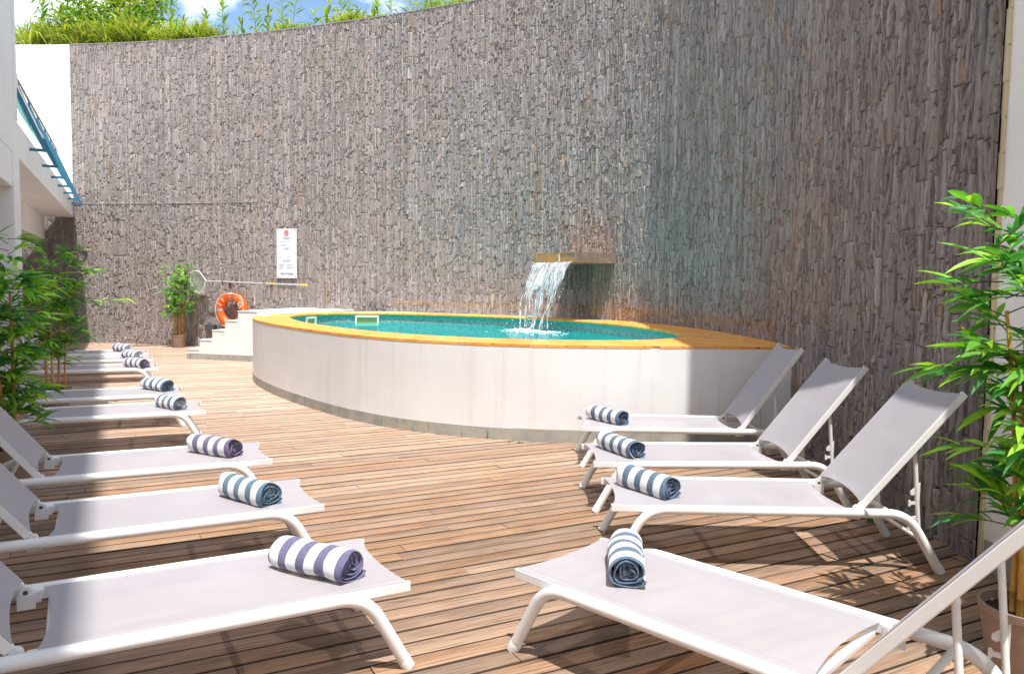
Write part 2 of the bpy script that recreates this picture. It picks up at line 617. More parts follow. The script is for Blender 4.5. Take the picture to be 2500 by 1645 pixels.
def np_mesh(name, V, F, mat, colors=None, smooth=False):
    V = np.asarray(V, 'f')
    F = np.asarray(F, 'i')
    me = bpy.data.meshes.new(name)
    me.vertices.add(len(V))
    me.vertices.foreach_set('co', V.ravel())
    k = F.shape[1]
    me.loops.add(F.size)
    me.loops.foreach_set('vertex_index', F.ravel())
    me.polygons.add(len(F))
    me.polygons.foreach_set('loop_start', np.arange(0, F.size, k, dtype='i'))
    me.polygons.foreach_set('loop_total', np.full(len(F), k, 'i'))
    me.materials.append(mat)
    if smooth:
        me.polygons.foreach_set('use_smooth', np.ones(len(F), bool))
    if colors is not None:
        at = me.color_attributes.new('Col', 'FLOAT_COLOR', 'POINT')
        at.data.foreach_set('color', np.concatenate([colors, np.ones((len(colors), 1))], 1).astype('f').ravel())
    me.update(calc_edges=True)
    me.validate()
    return me

def link(name, me, parent=None):
    o = bpy.data.objects.new(name, me)
    COL.objects.link(o)
    if parent is not None:
        o.parent = parent
    return o

def tag(o, label=None, cat=None, group=None, kind=None):
    if label:
        o['label'] = label
    if cat:
        o['category'] = cat
    if group:
        o['group'] = group
    if kind:
        o['kind'] = kind
    return o

def thing(name, label, cat, loc=(0, 0, 0), rz=0, group=None):
    o = bpy.data.objects.new(name, None)
    o.empty_display_size = .1
    COL.objects.link(o)
    o.location = loc
    o.rotation_euler = (0, 0, rz)
    return tag(o, label, cat, group)

def copy_tree(o, parent=None):
    c = o.copy()
    COL.objects.link(c)
    if parent is not None:
        c.parent = parent
    for ch in list(o.children):
        copy_tree(ch, c)
    return c

def catmull(C, n=12, closed=False):
    C = [np.array(c, float) for c in C]
    m = len(C)
    P = []
    for i in range(m if closed else m - 1):
        g = (lambda k: C[k % m]) if closed else (lambda k: C[min(max(k, 0), m - 1)])
        p0, p1, p2, p3 = g(i - 1), g(i), g(i + 1), g(i + 2)
        for k in range(n):
            t = k / n
            P.append(.5 * ((2 * p1) + (-p0 + p2) * t + (2 * p0 - 5 * p1 + 4 * p2 - p3) * t * t + (-p0 + 3 * p1 - 3 * p2 + p3) * t ** 3))
    if not closed:
        P.append(C[-1])
    return np.array(P)

class Curve:
    def __init__(s, P):
        s.P = P
        d = np.linalg.norm(np.diff(P, axis=0), axis=1)
        s.s = np.concatenate([[0], np.cumsum(d)])
        s.len = s.s[-1]
    def at(s, t):
        return np.stack([np.interp(t, s.s, s.P[:, 0]), np.interp(t, s.s, s.P[:, 1])], -1)
    def tan(s, t):
        d = s.at(np.asarray(t) + .05) - s.at(np.asarray(t) - .05)
        return d / np.linalg.norm(d, axis=-1, keepdims=True)
    def s_at_x(s, x):
        i = np.argmin(abs(s.P[:, 0] - x))
        return s.s[i]

# ------------------------------------------------------------------ ground and hillside
g = MB()
g.add([(-1500, -1500, -.45), (1500, -1500, -.45), (1500, 1500, -.45), (-1500, 1500, -.45)], [(0, 1, 2, 3)])
tag(g.build('ground', M['ground']), kind='structure')

WALL = Curve(catmull([(-16, 19.45), (-13, 19.42), (-10.6, 19.3), (-8, 18.85), (-5.7, 18.15), (-3.8, 17.4), (-2.2, 16.68), (-.6, 15.84),
                      (.65, 14.9), (1.5, 13.95), (1.95, 13.3), (2.28, 12.65), (2.5, 12.05), (2.72, 11.2), (2.88, 10.2), (2.95, 9.1), (2.92, 8.0), (2.85, 6.5), (2.76, 4.55)], 14))
HT = 7.2
def top_z(sv):
    """the wall top is level on the left and is raised out of view on the right for its shadow"""
    return HT + 3.4 * np.clip((np.asarray(sv) - S_RISE) / (WALL.len - S_RISE - 3.0), 0, 1)  # unseen right end made taller so its cast shadow reaches the pool
S_RISE = WALL.s_at_x(-.3)

def strip_xy(ts, off):
    p = WALL.at(ts)
    t = WALL.tan(ts)
    nrm = np.stack([t[:, 1], -t[:, 0]], -1)       # towards the courtyard
    return p + nrm * off

# bank behind the wall
tb = np.linspace(.05, WALL.len - .05, 70)
offs = [-.28, -1.0, -2.5, -5, -9, -14]
hz = [7.1, 7.12, 7.15, 7.2, 7.3, 7.4]
V, F = [], []
for j, (o_, z_) in enumerate(zip(offs, hz)):
    q = strip_xy(tb, o_)
    for i in range(len(tb)):
        V.append((q[i][0], q[i][1], z_ - HT + float(top_z(tb[i])) + random.uniform(-.04, .04)))
for j in range(len(offs) - 1):
    for i in range(len(tb) - 1):
        a = j * len(tb) + i
        F.append((a, a + 1, a + 1 + len(tb), a + len(tb)))
tag(link('hillside', np_mesh('hillside', V, F, M['ground'])), kind='structure')

# ------------------------------------------------------------------ stone wall
wall = thing('stone_wall', 'tall curved feature wall clad in vertical split slate strips', 'wall', (0, 0, 0))
tt = np.linspace(0, WALL.len, 150)
cm = MB()
pi_ = strip_xy(tt, -.035)
po_ = strip_xy(tt, -.36)
n_ = len(tt)
tz_ = top_z(tt) - .012
vs = [(p[0], p[1], z) for zz in (tz_ * 0 - .3, tz_) for p, z in zip(pi_, zz)] + [(p[0], p[1], z) for zz in (tz_ * 0 - .3, tz_) for p, z in zip(po_, zz)]
fs = []
for i in range(n_ - 1):
    fs += [(i, i + 1, n_ + i + 1, n_ + i), (2 * n_ + i + 1, 2 * n_ + i, 3 * n_ + i, 3 * n_ + i + 1), (n_ + i, n_ + i + 1, 3 * n_ + i + 1, 3 * n_ + i)]
fs += [(0, n_, 3 * n_, 2 * n_), (n_ - 1, 2 * n_ + n_ - 1, 3 * n_ + n_ - 1, n_ + n_ - 1)]
cm.add(vs, fs)
cm.build('wall_core', M['under'], wall)
M['mortar'] = plain('mortar', (.50, .43, .36), .9, 0, .2, 0, 30, .3)
M['cap'] = plain('slate_cap', (.33, .30, .30), .85, 0, .3, .3, 30, .2)
# a crust of weathered render on the wall's top
s_w = WALL.s_at_x(-10.72)
def cladding(s0, s1, z0, z1, seed):
    r = np.random.default_rng(seed)
    NX, NZ = 5, 12
    pal = np.array([(.330, .288, .282), (.300, .270, .276), (.365, .322, .312), (.265, .240, .238), (.385, .335, .315), (.235, .232, .255), (.335, .270, .222), (.42, .375, .36), (.42, .235, .115)])
    prob = np.array([.22, .17, .17, .105, .13, .06, .085, .054, .006])
    pal = pal * .5 + np.array((.34, .288, .262)) * .5
    V, F, Cc = [], [], []
    base = 0
    s = s0
    gi = np.arange(NX * NZ).reshape(NZ, NX)
    quad = np.stack([gi[:-1, :-1], gi[:-1, 1:], gi[1:, 1:], gi[1:, :-1]], -1).reshape(-1, 4)
    panel_top = {}
    zmax = z1
    while s < s1 - .012:
        z1 = float(top_z(s)) if zmax > 7 else zmax
        npan = int(r.integers(2, 5))
        ws = r.uniform(.020, .052, npan)
        # panel joints shared by the strips of one panel column
        zz = [z0 - r.uniform(0, .5)]
        while zz[-1] < z1:
            zz.append(zz[-1] + r.uniform(.30, .55))
        for wk in ws:
            if s + wk > s1:
                wk = max(.01, s1 - s)
            cuts = []
            for a, b in zip(zz[:-1], zz[1:]):
                k = int(r.integers(1, 4))
                inner = np.sort(r.uniform(a + .05, b - .06, k - 1)) if k > 1 else []
                cuts += [a, *inner]
            cuts.append(zz[-1])
            colbias = r.normal(0, .075)
            for a, b in zip(cuts[:-1], cuts[1:]):
                a2, b2 = max(a, z0), min(b, z1)
                if b2 - a2 < .015:
                    continue
                dep = r.uniform(-.005, .007)
                tilt = r.normal(0, .006)
                tz = r.normal(0, .008)
                u = np.array([0, .07, .5, .93, 1.0])
                v = np.concatenate([[0, .025], np.linspace(.12, .88, 8), [.975, 1.0]])
                ss = s + u[None, :] * (wk - .0025) + np.zeros((NZ, 1))
                zv = a2 + v[:, None] * (b2 - a2 - .003) + np.zeros((1, NX))
                d = dep + tilt * (u[None, :] - .5) * 2 + tz * (v[:, None] - .5) * 2 + r.normal(0, .0030, (NZ, NX))
                d += (r.random((NZ, 1)) < .12) * r.uniform(-.012, .008, (NZ, 1))
                d[0, :] = d[-1, :] = -.009
                d[:, 0] = d[:, -1] = -.007
                zv[1:-1, :] += r.normal(0, .002, (NZ - 2, NX))
                V.append(np.stack([ss, d, zv], -1).reshape(-1, 3))
                F.append(quad + base)
                c = pal[r.choice(len(pal), p=prob)] * 1.16 * (1 + r.normal(0, .07) + colbias)
                Cc.append(np.repeat(np.clip(c, .03, .9)[None], NX * NZ, 0))
                base += NX * NZ
            s += wk
            if s >= s1 - .012:
                break
    V = np.concatenate(V)
    p = WALL.at(V[:, 0])
    t = WALL.tan(V[:, 0])
    nrm = np.stack([t[:, 1], -t[:, 0]], -1)
    xy = p + nrm * V[:, 1:2]
    return np.concatenate([xy, V[:, 2:3]], 1), np.concatenate(F), np.concatenate(Cc)
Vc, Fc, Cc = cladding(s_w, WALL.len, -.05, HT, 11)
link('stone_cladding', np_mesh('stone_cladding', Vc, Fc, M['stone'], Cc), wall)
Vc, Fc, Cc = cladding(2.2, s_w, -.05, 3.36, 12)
tag(link('stone_cladding', np_mesh('stone_cladding', Vc, Fc, M['stone'], Cc * .8), wall), 'slate cladding under the balcony, coloured darker for shade')  # slate colour scaled down to paint in the shade under the balcony
# white painted end of the wall, above balcony level
tw = np.linspace(.3, s_w, 30)
a_ = strip_xy(tw, .0)
pm = MB()
zs = [3.36, 4.5, 6.0, HT]
for z in zs:
    for p in a_:
        pm.v.append((p[0], p[1], z)); pm.c.append((1, 1, 1))
k_ = len(tw)
for j in range(3):
    for i in range(k_ - 1):
        pm.f.append((j * k_ + i, j * k_ + i + 1, (j + 1) * k_ + i + 1, (j + 1) * k_ + i))
b_ = strip_xy(tw, -.36)
o_ = len(pm.v)
for p in b_:
    pm.v.append((p[0], p[1], HT)); pm.c.append((1, 1, 1))
for i in range(k_ - 1):
    pm.f.append((3 * k_ + i, 3 * k_ + i + 1, o_ + i + 1, o_ + i))
pm.build('painted_section', M['plaster'], wall)
# mortar line at floor-slab level and top capping
def ribbon(s0, s1, z0, z1, off, name, mat, parent, n=60, jit=0):
    ts = np.linspace(s0, s1, n)
    p = strip_xy(ts, off)
    q = strip_xy(ts, -.04)
    m = MB()
    for i in range(n):
        j = random.uniform(-jit, jit)
        m.v += [(q[i][0], q[i][1], z0 + j), (p[i][0], p[i][1], z0 + j), (p[i][0], p[i][1], z1 + j), (q[i][0], q[i][1], z1 + j)]
        m.c += [(1, 1, 1)] * 4
    for i in range(n - 1):
        a = 4 * i
        for k in range(3):
            m.f.append((a + k, a + 4 + k, a + 5 + k, a + 1 + k))
    return m.build(name, mat, parent)
ribbon(s_w + .02, WALL.s_at_x(-5.95), 3.396, 3.406, .014, 'mortar_line', M['mortar'], wall, 60, .004)
ribbon(s_w, S_RISE, HT - .004, HT + .012, .010, 'top_cap', M['cap'], wall, 140)

# white wall beyond the stone
ww = thing('white_wall', 'white roughcast wall running on from the right end of the slate wall', 'wall', (2.79, 4.53, 0))
wm = MB()
wm.box(0, .3, -6.2, 0, -.3, 4.25)
wm.build('wall', M['rough_white'], ww)
wm = MB()
wm.box(-.012, -.002, -6.2, -.04, .0, .17)
wm.build('plinth', M['plinth'], ww)
wm = MB()
for i in range(36):
    z = i * .2
    if z > 7: break
    wm.box(-.010 - random.uniform(0, .008), .02, -.012, .016 + random.uniform(0, .008), z, z + .205)
wm.build('yellowed_joint', M['cream_edge'], ww)

# ------------------------------------------------------------------ deck
ANG = R(28.2)
dk = []
fk = []
ck = []
d_ = np.array([math.cos(ANG), math.sin(ANG)])
r = np.random.default_rng(5)
pitch = .1265
for i in range(int((24 - (-6)) / pitch)):
    n0 = -6 + i * pitch
    t = -16.0 - r.uniform(0, 3)
    while t < 14:
        ln = r.uniform(1.6, 4.2)
        t1 = t + ln
        # keep boards near the courtyard only
        xa = d_[0] * t - d_[1] * n0
        ya = d_[1] * t + d_[0] * n0
        xb = d_[0] * t1 - d_[1] * n0
        yb = d_[1] * t1 + d_[0] * n0
        if max(xa, xb) > -14 and min(xa, xb) < 3.3 and max(ya, yb) > -2.5 and min(ya, yb) < 20.2:
            y0, y1 = n0, n0 + pitch - .0118
            z1 = r.normal(0, .0012)
            b = .0022
            o = len(dk)
            x0, x1 = t + .0015, t1 - .0015
            dk += [(x0, y0, -.03), (x1, y0, -.03), (x1, y0, z1 - b), (x0, y0, z1 - b), (x0, y0 + b, z1), (x1, y0 + b, z1), (x1, y1 - b, z1), (x0, y1 - b, z1), (x0, y1, z1 - b), (x1, y1, z1 - b), (x0, y1, -.03), (x1, y1, -.03)]
            fk += [(o, o + 1, o + 2, o + 3), (o + 3, o + 2, o + 5, o + 4), (o + 4, o + 5, o + 6, o + 7), (o + 7, o + 6, o + 9, o + 8), (o + 8, o + 9, o + 11, o + 10)]
            p = r.random()
            c = np.array((.355, .225, .14)) if p < .45 else np.array((.315, .225, .165)) if p < .8 else np.array((.395, .28, .20)) if p < .98 else np.array((.40, .21, .10))
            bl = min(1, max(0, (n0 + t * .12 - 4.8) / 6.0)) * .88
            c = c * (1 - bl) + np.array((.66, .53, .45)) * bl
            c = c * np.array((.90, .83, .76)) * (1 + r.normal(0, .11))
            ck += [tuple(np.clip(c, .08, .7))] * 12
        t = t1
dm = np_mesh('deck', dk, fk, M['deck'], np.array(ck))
dm.materials.append(plain('dirty_board_edge', (.055, .038, .028), .9))
dm.polygons.foreach_set('material_index', np.tile([1, 1, 0, 0, 1], len(dm.polygons) // 5).astype('i'))
do = link('deck', dm)
do.rotation_euler = (0, 0, ANG)
tag(do, kind='structure')
um = MB()
um.add([(-15, -4, -.06), (3.05, -4, -.06), (3.05, 20.5, -.06), (-15, 20.5, -.06)], [(0, 1, 2, 3)])
tag(um.build('deck_base', M['under']), kind='structure')

# ------------------------------------------------------------------ pool
OUT = Curve(catmull([(2.96, 8.12), (2.45, 8.08), (1.86, 8.03), (1.4, 7.965), (.6, 7.93), (-.1, 8.03), (-.6, 8.2), (-1.13, 8.47), (-1.6, 8.83), (-2.05, 9.27), (-2.8, 10.2), (-3.45, 11.15), (-4.02, 12.2), (-4.36, 13.2), (-4.48, 14.2), (-4.36, 15.0), (-4.0, 15.8), (-3.3, 16.5), (-2.6, 16.83)], 10))
INN = Curve(catmull([(2.16, 9.9), (2.02, 9.42), (1.7, 9.0), (1.29, 8.78), (.67, 8.66), (0, 8.72), (-.6, 8.93), (-1.23, 9.28), (-1.85, 9.85), (-2.38, 10.5), (-3.0, 11.4), (-3.5, 12.4), (-3.82, 13.3), (-3.9, 14.1), (-3.72, 14.75), (-3.2, 15.25), (-2.4, 15.45), (-1.4, 15.25), (-.3, 14.75), (.6, 14.05), (1.25, 13.3), (1.75, 12.4), (2.05, 11.5), (2.2, 10.6)], 8, True))
pool = thing('raised_pool', 'raised oval plunge pool with white rendered wall and orange tiled rim', 'pool', (0, 0, 0))
HC = 1.0
def vwall(curve, s0, s1, z0, z1, th, name, mat, parent, n=120, inward=1):
    ts = np.linspace(s0, s1, n)
    p = curve.at(ts)
    t = curve.tan(ts)
    nr = np.stack([t[:, 1], -t[:, 0]], -1) * inward
    q = p + nr * th
    m = MB()
    for i in range(n):
        m.v += [(p[i][0], p[i][1], z0), (p[i][0], p[i][1], z1), (q[i][0], q[i][1], z1), (q[i][0], q[i][1], z0)]
        m.c += [(1, 1, 1)] * 4
    for i in range(n - 1):
        a = 4 * i
        for k in range(3):
            m.f.append((a + k, a + k + 1, a + k + 5, a + k + 4))
    m.f.append((0, 1, 2, 3))
    m.f.append((4 * n - 4, 4 * n - 3, 4 * n - 2, 4 * n - 1))
    o = m.build(name, mat, parent, True)
    return o
vwall(OUT, 0, OUT.len, -.02, HC - .028, .12, 'pool_wall', M['pool_plaster'], pool)
vwall(OUT, .02, OUT.len - .2, -.02, .125, -.006, 'plinth', M['plinth'], pool)
vwall(OUT, 0, 2.95, .127, .134, -.0025, 'plinth_joint', M['grout'], pool, 60)
# inner lining
ts = np.linspace(0, INN.len, 161)[:-1]
Pn = INN.at(ts)
m = MB()
k_ = len(ts)
for z in (.03, HC - .03):
    for p in Pn:
        m.v.append((p[0], p[1], z)); m.c.append((1, 1, 1))
for i in range(k_):
    j = (i + 1) % k_
    m.f.append((i, j, k_ + j, k_ + i))
m.build('pool_lining', M['mosaic'], pool, True)
m = MB()
cx_, cy_ = Pn.mean(0)
m.v = [(p[0], p[1], .04) for p in Pn]
m.c = [(1, 1, 1)] * k_
m.f = [tuple(range(k_))]
m.build('pool_floor', M['pool_floor'], pool)
# waterline band
m = MB()
tn = INN.tan(ts)
nr_ = np.stack([tn[:, 1], -tn[:, 0]], -1)
sgn = -1 if ((Pn[0] + nr_[0] * .1 - np.array([cx_, cy_])) ** 2).sum() > ((Pn[0] - np.array([cx_, cy_])) ** 2).sum() else 1
inw = nr_ * sgn
for z in (.90, HC - .03):
    for p in Pn + inw * .004:
        m.v.append((p[0], p[1], z)); m.c.append((1, 1, 1))
for i in range(k_):
    j = (i + 1) % k_
    m.f.append((i, j, k_ + j, k_ + i))
M['aqua'] = plain('aqua_tile', (.02, .42, .40), .3, 0, .5, 0, 80, .2)
m.build('waterline_tile', M['aqua'], pool, True)
# water
m = MB()
PW = Pn + inw * .002
ring = 14
for r_ in range(ring + 1):
    f_ = r_ / ring
    for p in PW:
        m.v.append((cx_ + (p[0] - cx_) * f_, cy_ + (p[1] - cy_) * f_, .80)); m.c.append((1, 1, 1))
for r_ in range(ring):
    for i in range(k_):
        j = (i + 1) % k_
        m.f.append((r_ * k_ + i, r_ * k_ + j, (r_ + 1) * k_ + j, (r_ + 1) * k_ + i))
tag(m.build('water', M['water'], None, True), kind='structure')
# ledge deck under the coping : a flat sheet from the inner edge to outer outline / wall
def ray_out(p, dvec):
    best = 9.
    for cv in (OUT.P, WALL.P):
        a, b = cv[:-1], cv[1:]
        e = b - a
        den = dvec[0] * e[:, 1] - dvec[1] * e[:, 0]
        den = np.where(abs(den) < 1e-9, 1e-9, den)
        w_ = a - p
        t_ = (w_[:, 0] * e[:, 1] - w_[:, 1] * e[:, 0]) / den
        u_ = (w_[:, 0] * dvec[1] - w_[:, 1] * dvec[0]) / den
        ok = (u_ >= -1e-3) & (u_ <= 1.001) & (t_ > .02)
        if ok.any():
            best = min(best, t_[ok].min())
    return best
nT = 150
ts2 = np.linspace(0, INN.len, nT + 1)[:-1]
P2 = INN.at(ts2)
T2 = INN.tan(ts2)
O2 = -np.stack([T2[:, 1], -T2[:, 0]], -1) * sgn
reach = np.array([ray_out(P2[i], O2[i]) for i in range(nT)])
reach = np.minimum(reach, 3.2)
m = MB()
for i in range(nT):
    p = P2[i]
    q = P2[i] + O2[i] * (reach[i] + .0)
    m.v += [(p[0], p[1], HC - .03), (q[0], q[1], HC - .03)]
    m.c += [(1, 1, 1)] * 2
for i in range(nT):
    j = (i + 1) % nT
    m.f.append((2 * i, 2 * j, 2 * j + 1, 2 * i + 1))
m.build('pool_ledge', M['step_plaster'], pool)
# coping : individual clay tiles, first ring bull-nosed over the pool
cop = MB()
rc = np.random.default_rng(3)
def tilecol():
    c = np.array((.82, .365, .075)) if rc.random() < .6 else np.array((.82, .405, .11))
    return tuple(c * (1 + rc.normal(0, .05)))
def tile_ring(o0, o1, s_step, bull, filt):
    nt_ = int(INN.len / s_step)
    for k in range(nt_):
        sa, sb = INN.len * k / nt_ + .0022, INN.len * (k + 1) / nt_ - .0022
        mid = INN.at((sa + sb) / 2)
        tm = INN.tan((sa + sb) / 2)
        om = -np.array([tm[1], -tm[0]]) * sgn
        rr = ray_out(mid, om)
        if filt(mid, rr) is None:
            continue
        if min(o1, rr) < o0 + .012:
            continue
        c = tilecol()
        sub = np.linspace(sa, sb, 4)
        p_ = INN.at(sub)
        t_ = INN.tan(sub)
        on = -np.stack([t_[:, 1], -t_[:, 0]], -1) * sgn
        vs, fs = [], []
        for x_ in range(4):
            a1 = max(o0 + .008, min(o1, ray_out(p_[x_], on[x_]) + .006))
            prof = [(o0, HC - .028), (o0, HC), (a1 - .003, HC), (a1 - .003, HC - .028)]
            if bull:
                prof = [(-.03, HC - .05), (-.042, HC - .035), (-.045, HC - .018), (-.035, HC - .004), (-.015, HC), (a1 - .003, HC), (a1 - .003, HC - .028)]
            for (oo, zz_) in prof:
                q = p_[x_] + on[x_] * oo
                vs.append((q[0], q[1], zz_))
        L_ = len(prof)
        for x_ in range(3):
            for y_ in range(L_ - 1):
                fs.append((x_ * L_ + y_, (x_ + 1) * L_ + y_, (x_ + 1) * L_ + y_ + 1, x_ * L_ + y_ + 1))
        fs.append(tuple(range(L_)))
        fs.append(tuple(3 * L_ + y_ for y_ in range(L_)))
        cop.add(vs, fs, c)
def filt_a(mid, rr):
    return rr + .02
def filt_b(mid, rr):
    far = (mid[1] > 13.4 and mid[0] < 1.2) or (mid[1] > 14.3)
    if far:
        return None
    return rr + .022
tile_ring(0, .36, .15, True, filt_a)
tile_ring(.364, .82, .15, False, filt_b)
tile_ring(.824, 1.25, .17, False, filt_b)
tile_ring(1.254, 1.70, .2, False, filt_b)
tile_ring(1.704, 3.1, .25, False, lambda mid, rr: (rr + .02) if mid[0] > 1.5 else None)
cop.build('coping', M['coping'], pool, False, True)
m = MB()
for i in range(nT):
    p = P2[i] + O2[i] * .002
    lim = reach[i] + .0
    far = (P2[i][1] > 13.4 and P2[i][0] < 1.2) or (P2[i][1] > 14.3)
    q = P2[i] + O2[i] * (min(.36, lim) if far else lim)
    m.v += [(p[0], p[1], HC - .0025), (q[0], q[1], HC - .0025)]
    m.c += [(1, 1, 1)] * 2
for i in range(nT):
    j = (i + 1) % nT
    m.f.append((2 * i, 2 * j, 2 * j + 1, 2 * i + 1))
m.build('coping_grout', M['grout'], pool)
# skimmers in the far wall
def skimmer(px, py, wid, hgt):
    i = int(np.argmin(((Pn - np.array((px, py))) ** 2).sum(1)))
    p = Pn[i]
    iw = inw[i]
    tv = tn[i]
    mt = Matrix(((tv[0], iw[0], 0, p[0]), (tv[1], iw[1], 0, p[1]), (0, 0, 1, .845), (0, 0, 0, 1)))
    f = MB()
    b = .035
    f.box(-wid / 2, wid / 2, .006, .05, hgt / 2 - b, hgt / 2, mt)
    f.box(-wid / 2, wid / 2, .006, .05, -hgt / 2, -hgt / 2 + b, mt)
    f.box(-wid / 2, -wid / 2 + b, .006, .05, -hgt / 2 + b, hgt / 2 - b, mt)
    f.box(wid / 2 - b, wid / 2, .006, .05, -hgt / 2 + b, hgt / 2 - b, mt)
    fo = f.build('skimmer', M['skim_white'], pool)
    f = MB()
    f.box(-wid / 2 + b, wid / 2 - b, .008, .014, -hgt / 2 + b, hgt / 2 - b, mt)
    f.build('skimmer_mouth', M['skim_in'], fo)
skimmer(-3.75, 14.6, .30, .19)
skimmer(-2.85, 15.4, .46, .20)

# steps up to the pool
stp = thing('pool_steps', 'flight of white rendered steps climbing to the pool rim', 'steps', (-6.55, 15.74, 0), math.atan2(-.25, .968))
m = MB()
tr_, ri_ = .293, .2
for i in range(5):
    dpt = 2.9
    m.box(i * tr_, (i + 1) * tr_ if i < 4 else 2.6, 0 + .0, dpt + .05 * i, -.02 if i == 0 else .0, (i + 1) * ri_ - (.012 if i < 4 else .018))
m.build('step', M['step_plaster'], stp)
m = MB()
for i in range(5):
    m.box(i * tr_ - .012, (i + 1) * tr_ - .014 if i < 4 else 1.6, -.012, 2.9, (i + 1) * ri_ - (.012 if i < 4 else .018), (i + 1) * ri_ - (0 if i < 4 else .006))
m.build('tread', M['plaster'], stp)
m = MB()
m.box(-.008, 2.0, -.008, 0.0, -.02, .118)
m.box(-.008, .0, 0, 2.9, -.02, .118)
m.build('plinth', M['plinth'], stp)

# ------------------------------------------------------------------ water spout and waterfall
sN = np.array((-.80, -.60))
sT = np.array((.60, -.80))
A0 = np.array((1.775, 13.58))                      # where the right side meets the wall
sp = thing('water_spout', 'square rust stained steel spout jutting from the slate wall', 'spout', (A0[0], A0[1], 1.98), math.atan2(sN[1], sN[0]))
# local x = out of the wall, local y = along the wall (towards left of the picture is -y)
LY = -1
SL, SW, SH = .92, 1.12, .17
def spm():
    return MB()
m = spm(); m.box(-.25, SL, -.03, .0, .0, SH); m.build('side_plate', M['spout_grey'], sp)
m = spm(); m.box(-.6, SL, -SW, -SW + .02, .0, SH); m.build('side_plate', M['spout'], sp)
m = spm(); m.box(-.5, SL - .005, -SW + .02, -.03, SH - .022, SH - .006); m.build('top_plate', M['spout'], sp)
m = spm(); m.box(-.5, SL - .02, -SW + .02, -.03, .0, .012); m.build('bottom_plate', M['spout'], sp)
m = spm(); m.box(SL - .022, SL - .006, -SW + .02, -.44, .015, SH - .022); m.build('front_plate', M['spout'], sp)
m = spm(); m.box(SL - .03, SL - .014, -.425, -.03, .015, SH - .022); m.build('front_plate', M['spout'], sp)
m = spm(); m.box(SL - .022, SL + .003, -.44, -.425, .013, SH - .022); m.build('divider', M['white_plastic'], sp)

wf = thing('waterfall', 'clear sheet of water falling from the steel spout into the pool', 'waterfall', (A0[0], A0[1], 0), math.atan2(sN[1], sN[0]))
zl = 1.99
def fall_pt(u, tsec, v0=.95, wob=True):
    y = -SW + .04 + u * (SW - .10)
    cu = -SW / 2
    y = cu + (y - cu) * (1 - .26 * tsec / .49) - .0
    x = SL - .03 + v0 * tsec
    z = zl - 4.9 * tsec * tsec
    if wob:
        a = tsec / .49
        x += .05 * a * math.sin(7 * u + 9 * a) + .03 * a * math.sin(19 * u + 4 * a)
        y += .045 * a * math.sin(11 * u + 7 * a) + .02 * a * math.sin(23 * a + 3 * u)
        z += .02 * a * math.sin(15 * u)
    return (x, y, z)
def sheet(u0, u1, te, name, nu=26, nv=30, seed=0, fray=.2):
    rs = np.random.default_rng(seed)
    m = MB()
    fl = []
    ends = te * (1 - fray * rs.random(nu + 1))
    ends = np.convolve(np.pad(ends, 1, mode='edge'), [.25, .5, .25], 'valid')
    for i in range(nu + 1):
        u = u0 + (u1 - u0) * i / nu
        for j in range(nv + 1):
            t = ends[i] * j / nv
            m.v.append(fall_pt(u, t)); m.c.append((1, 1, 1))
            fl.append((u, t * 2, 0, 1))
    for i in range(nu):
        for j in range(nv):
            a = i * (nv + 1) + j
            m.f.append((a, a + 1, a + nv + 2, a + nv + 1))
    me = m.mesh(name, M['fall'], True)
    at = me.color_attributes.new('Flow', 'FLOAT_COLOR', 'POINT')
    at.data.foreach_set('color', np.array(fl, 'f').ravel())
    return link(name, me, wf)
sheet(0, 1, .33, 'water_sheet', 40, 30, 1, .12)
sheet(.04, .30, .40, 'water_sheet', 12, 30, 2, .3)
sheet(.36, .62, .455, 'water_sheet', 14, 34, 3, .25)
sheet(.70, .93, .42, 'water_sheet', 12, 34, 4, .3)
rw = np.random.default_rng(9)
for u0 in (.01, .10, .24, .37, .47, .58, .69, .80, .90, .985):
    path, rad = [], []
    t0 = .02 if rw.random() < .5 else .2
    ph = rw.uniform(0, 6)
    for j in range(26):
        t = t0 + (.492 - t0) * j / 25
        p = fall_pt(u0 + .02 * math.sin(ph + 9 * t), t)
        path.append(p)
        rad.append(.004 + .011 * abs(math.sin(ph + 21 * t)) * (t / .49))
    m = MB(); m.tube(path, rad, 6)
    me = m.mesh('water_strand', M['fall'], True)
    at = me.color_attributes.new('Flow', 'FLOAT_COLOR', 'POINT')
    at.data.foreach_set('color', np.array([(p[1], p[2], 0, 1) for p in m.v], 'f').ravel())
    link('water_strand', me, wf)
m = MB()
for k in range(70):
    t = rw.uniform(.25, .49)
    p = fall_pt(rw.uniform(-.05, 1.05), t)
    m.ball((p[0] + rw.normal(0, .05), p[1] + rw.normal(0, .05), p[2]), rw.uniform(.004, .011), 6)
for k in range(60):
    u = rw.uniform(-.1, 1.1)
    p = fall_pt(u, .49)
    m.ball((p[0] + rw.normal(0, .17), p[1] + rw.normal(0, .12), .82 + abs(rw.normal(0, .09))), rw.uniform(.004, .012), 6)
me = m.mesh('droplets', M['foam'], True)
tag(link('droplets', me, wf), kind='stuff')
m = MB()
for k in range(330):
    u = rw.uniform(-.06, 1.06)
    p = fall_pt(u, .49)
    sx = rw.normal(0, .11)
    sy = rw.normal(0, .07)
    d = math.hypot(sx / .15, sy / .09)
    rr = rw.uniform(.012, .04) * max(.3, 1 - d * .25)
    m.ball((p[0] + sx, p[1] + sy, .80 + rw.uniform(-.2, .9) * rr), rr, 7, (1.5, 1.3, .6))
for k in range(70):
    u = rw.uniform(-.3, 1.4)
    p = fall_pt(u, .49)
    sx = rw.normal(0, .26)
    sy = rw.normal(0, .2)
    rr = rw.uniform(.006, .02)
    m.ball((p[0] + sx, p[1] + sy, .80), rr, 6, (2.6, 1.2, .25))
me = m.mesh('splash_foam', M['foam'], True)
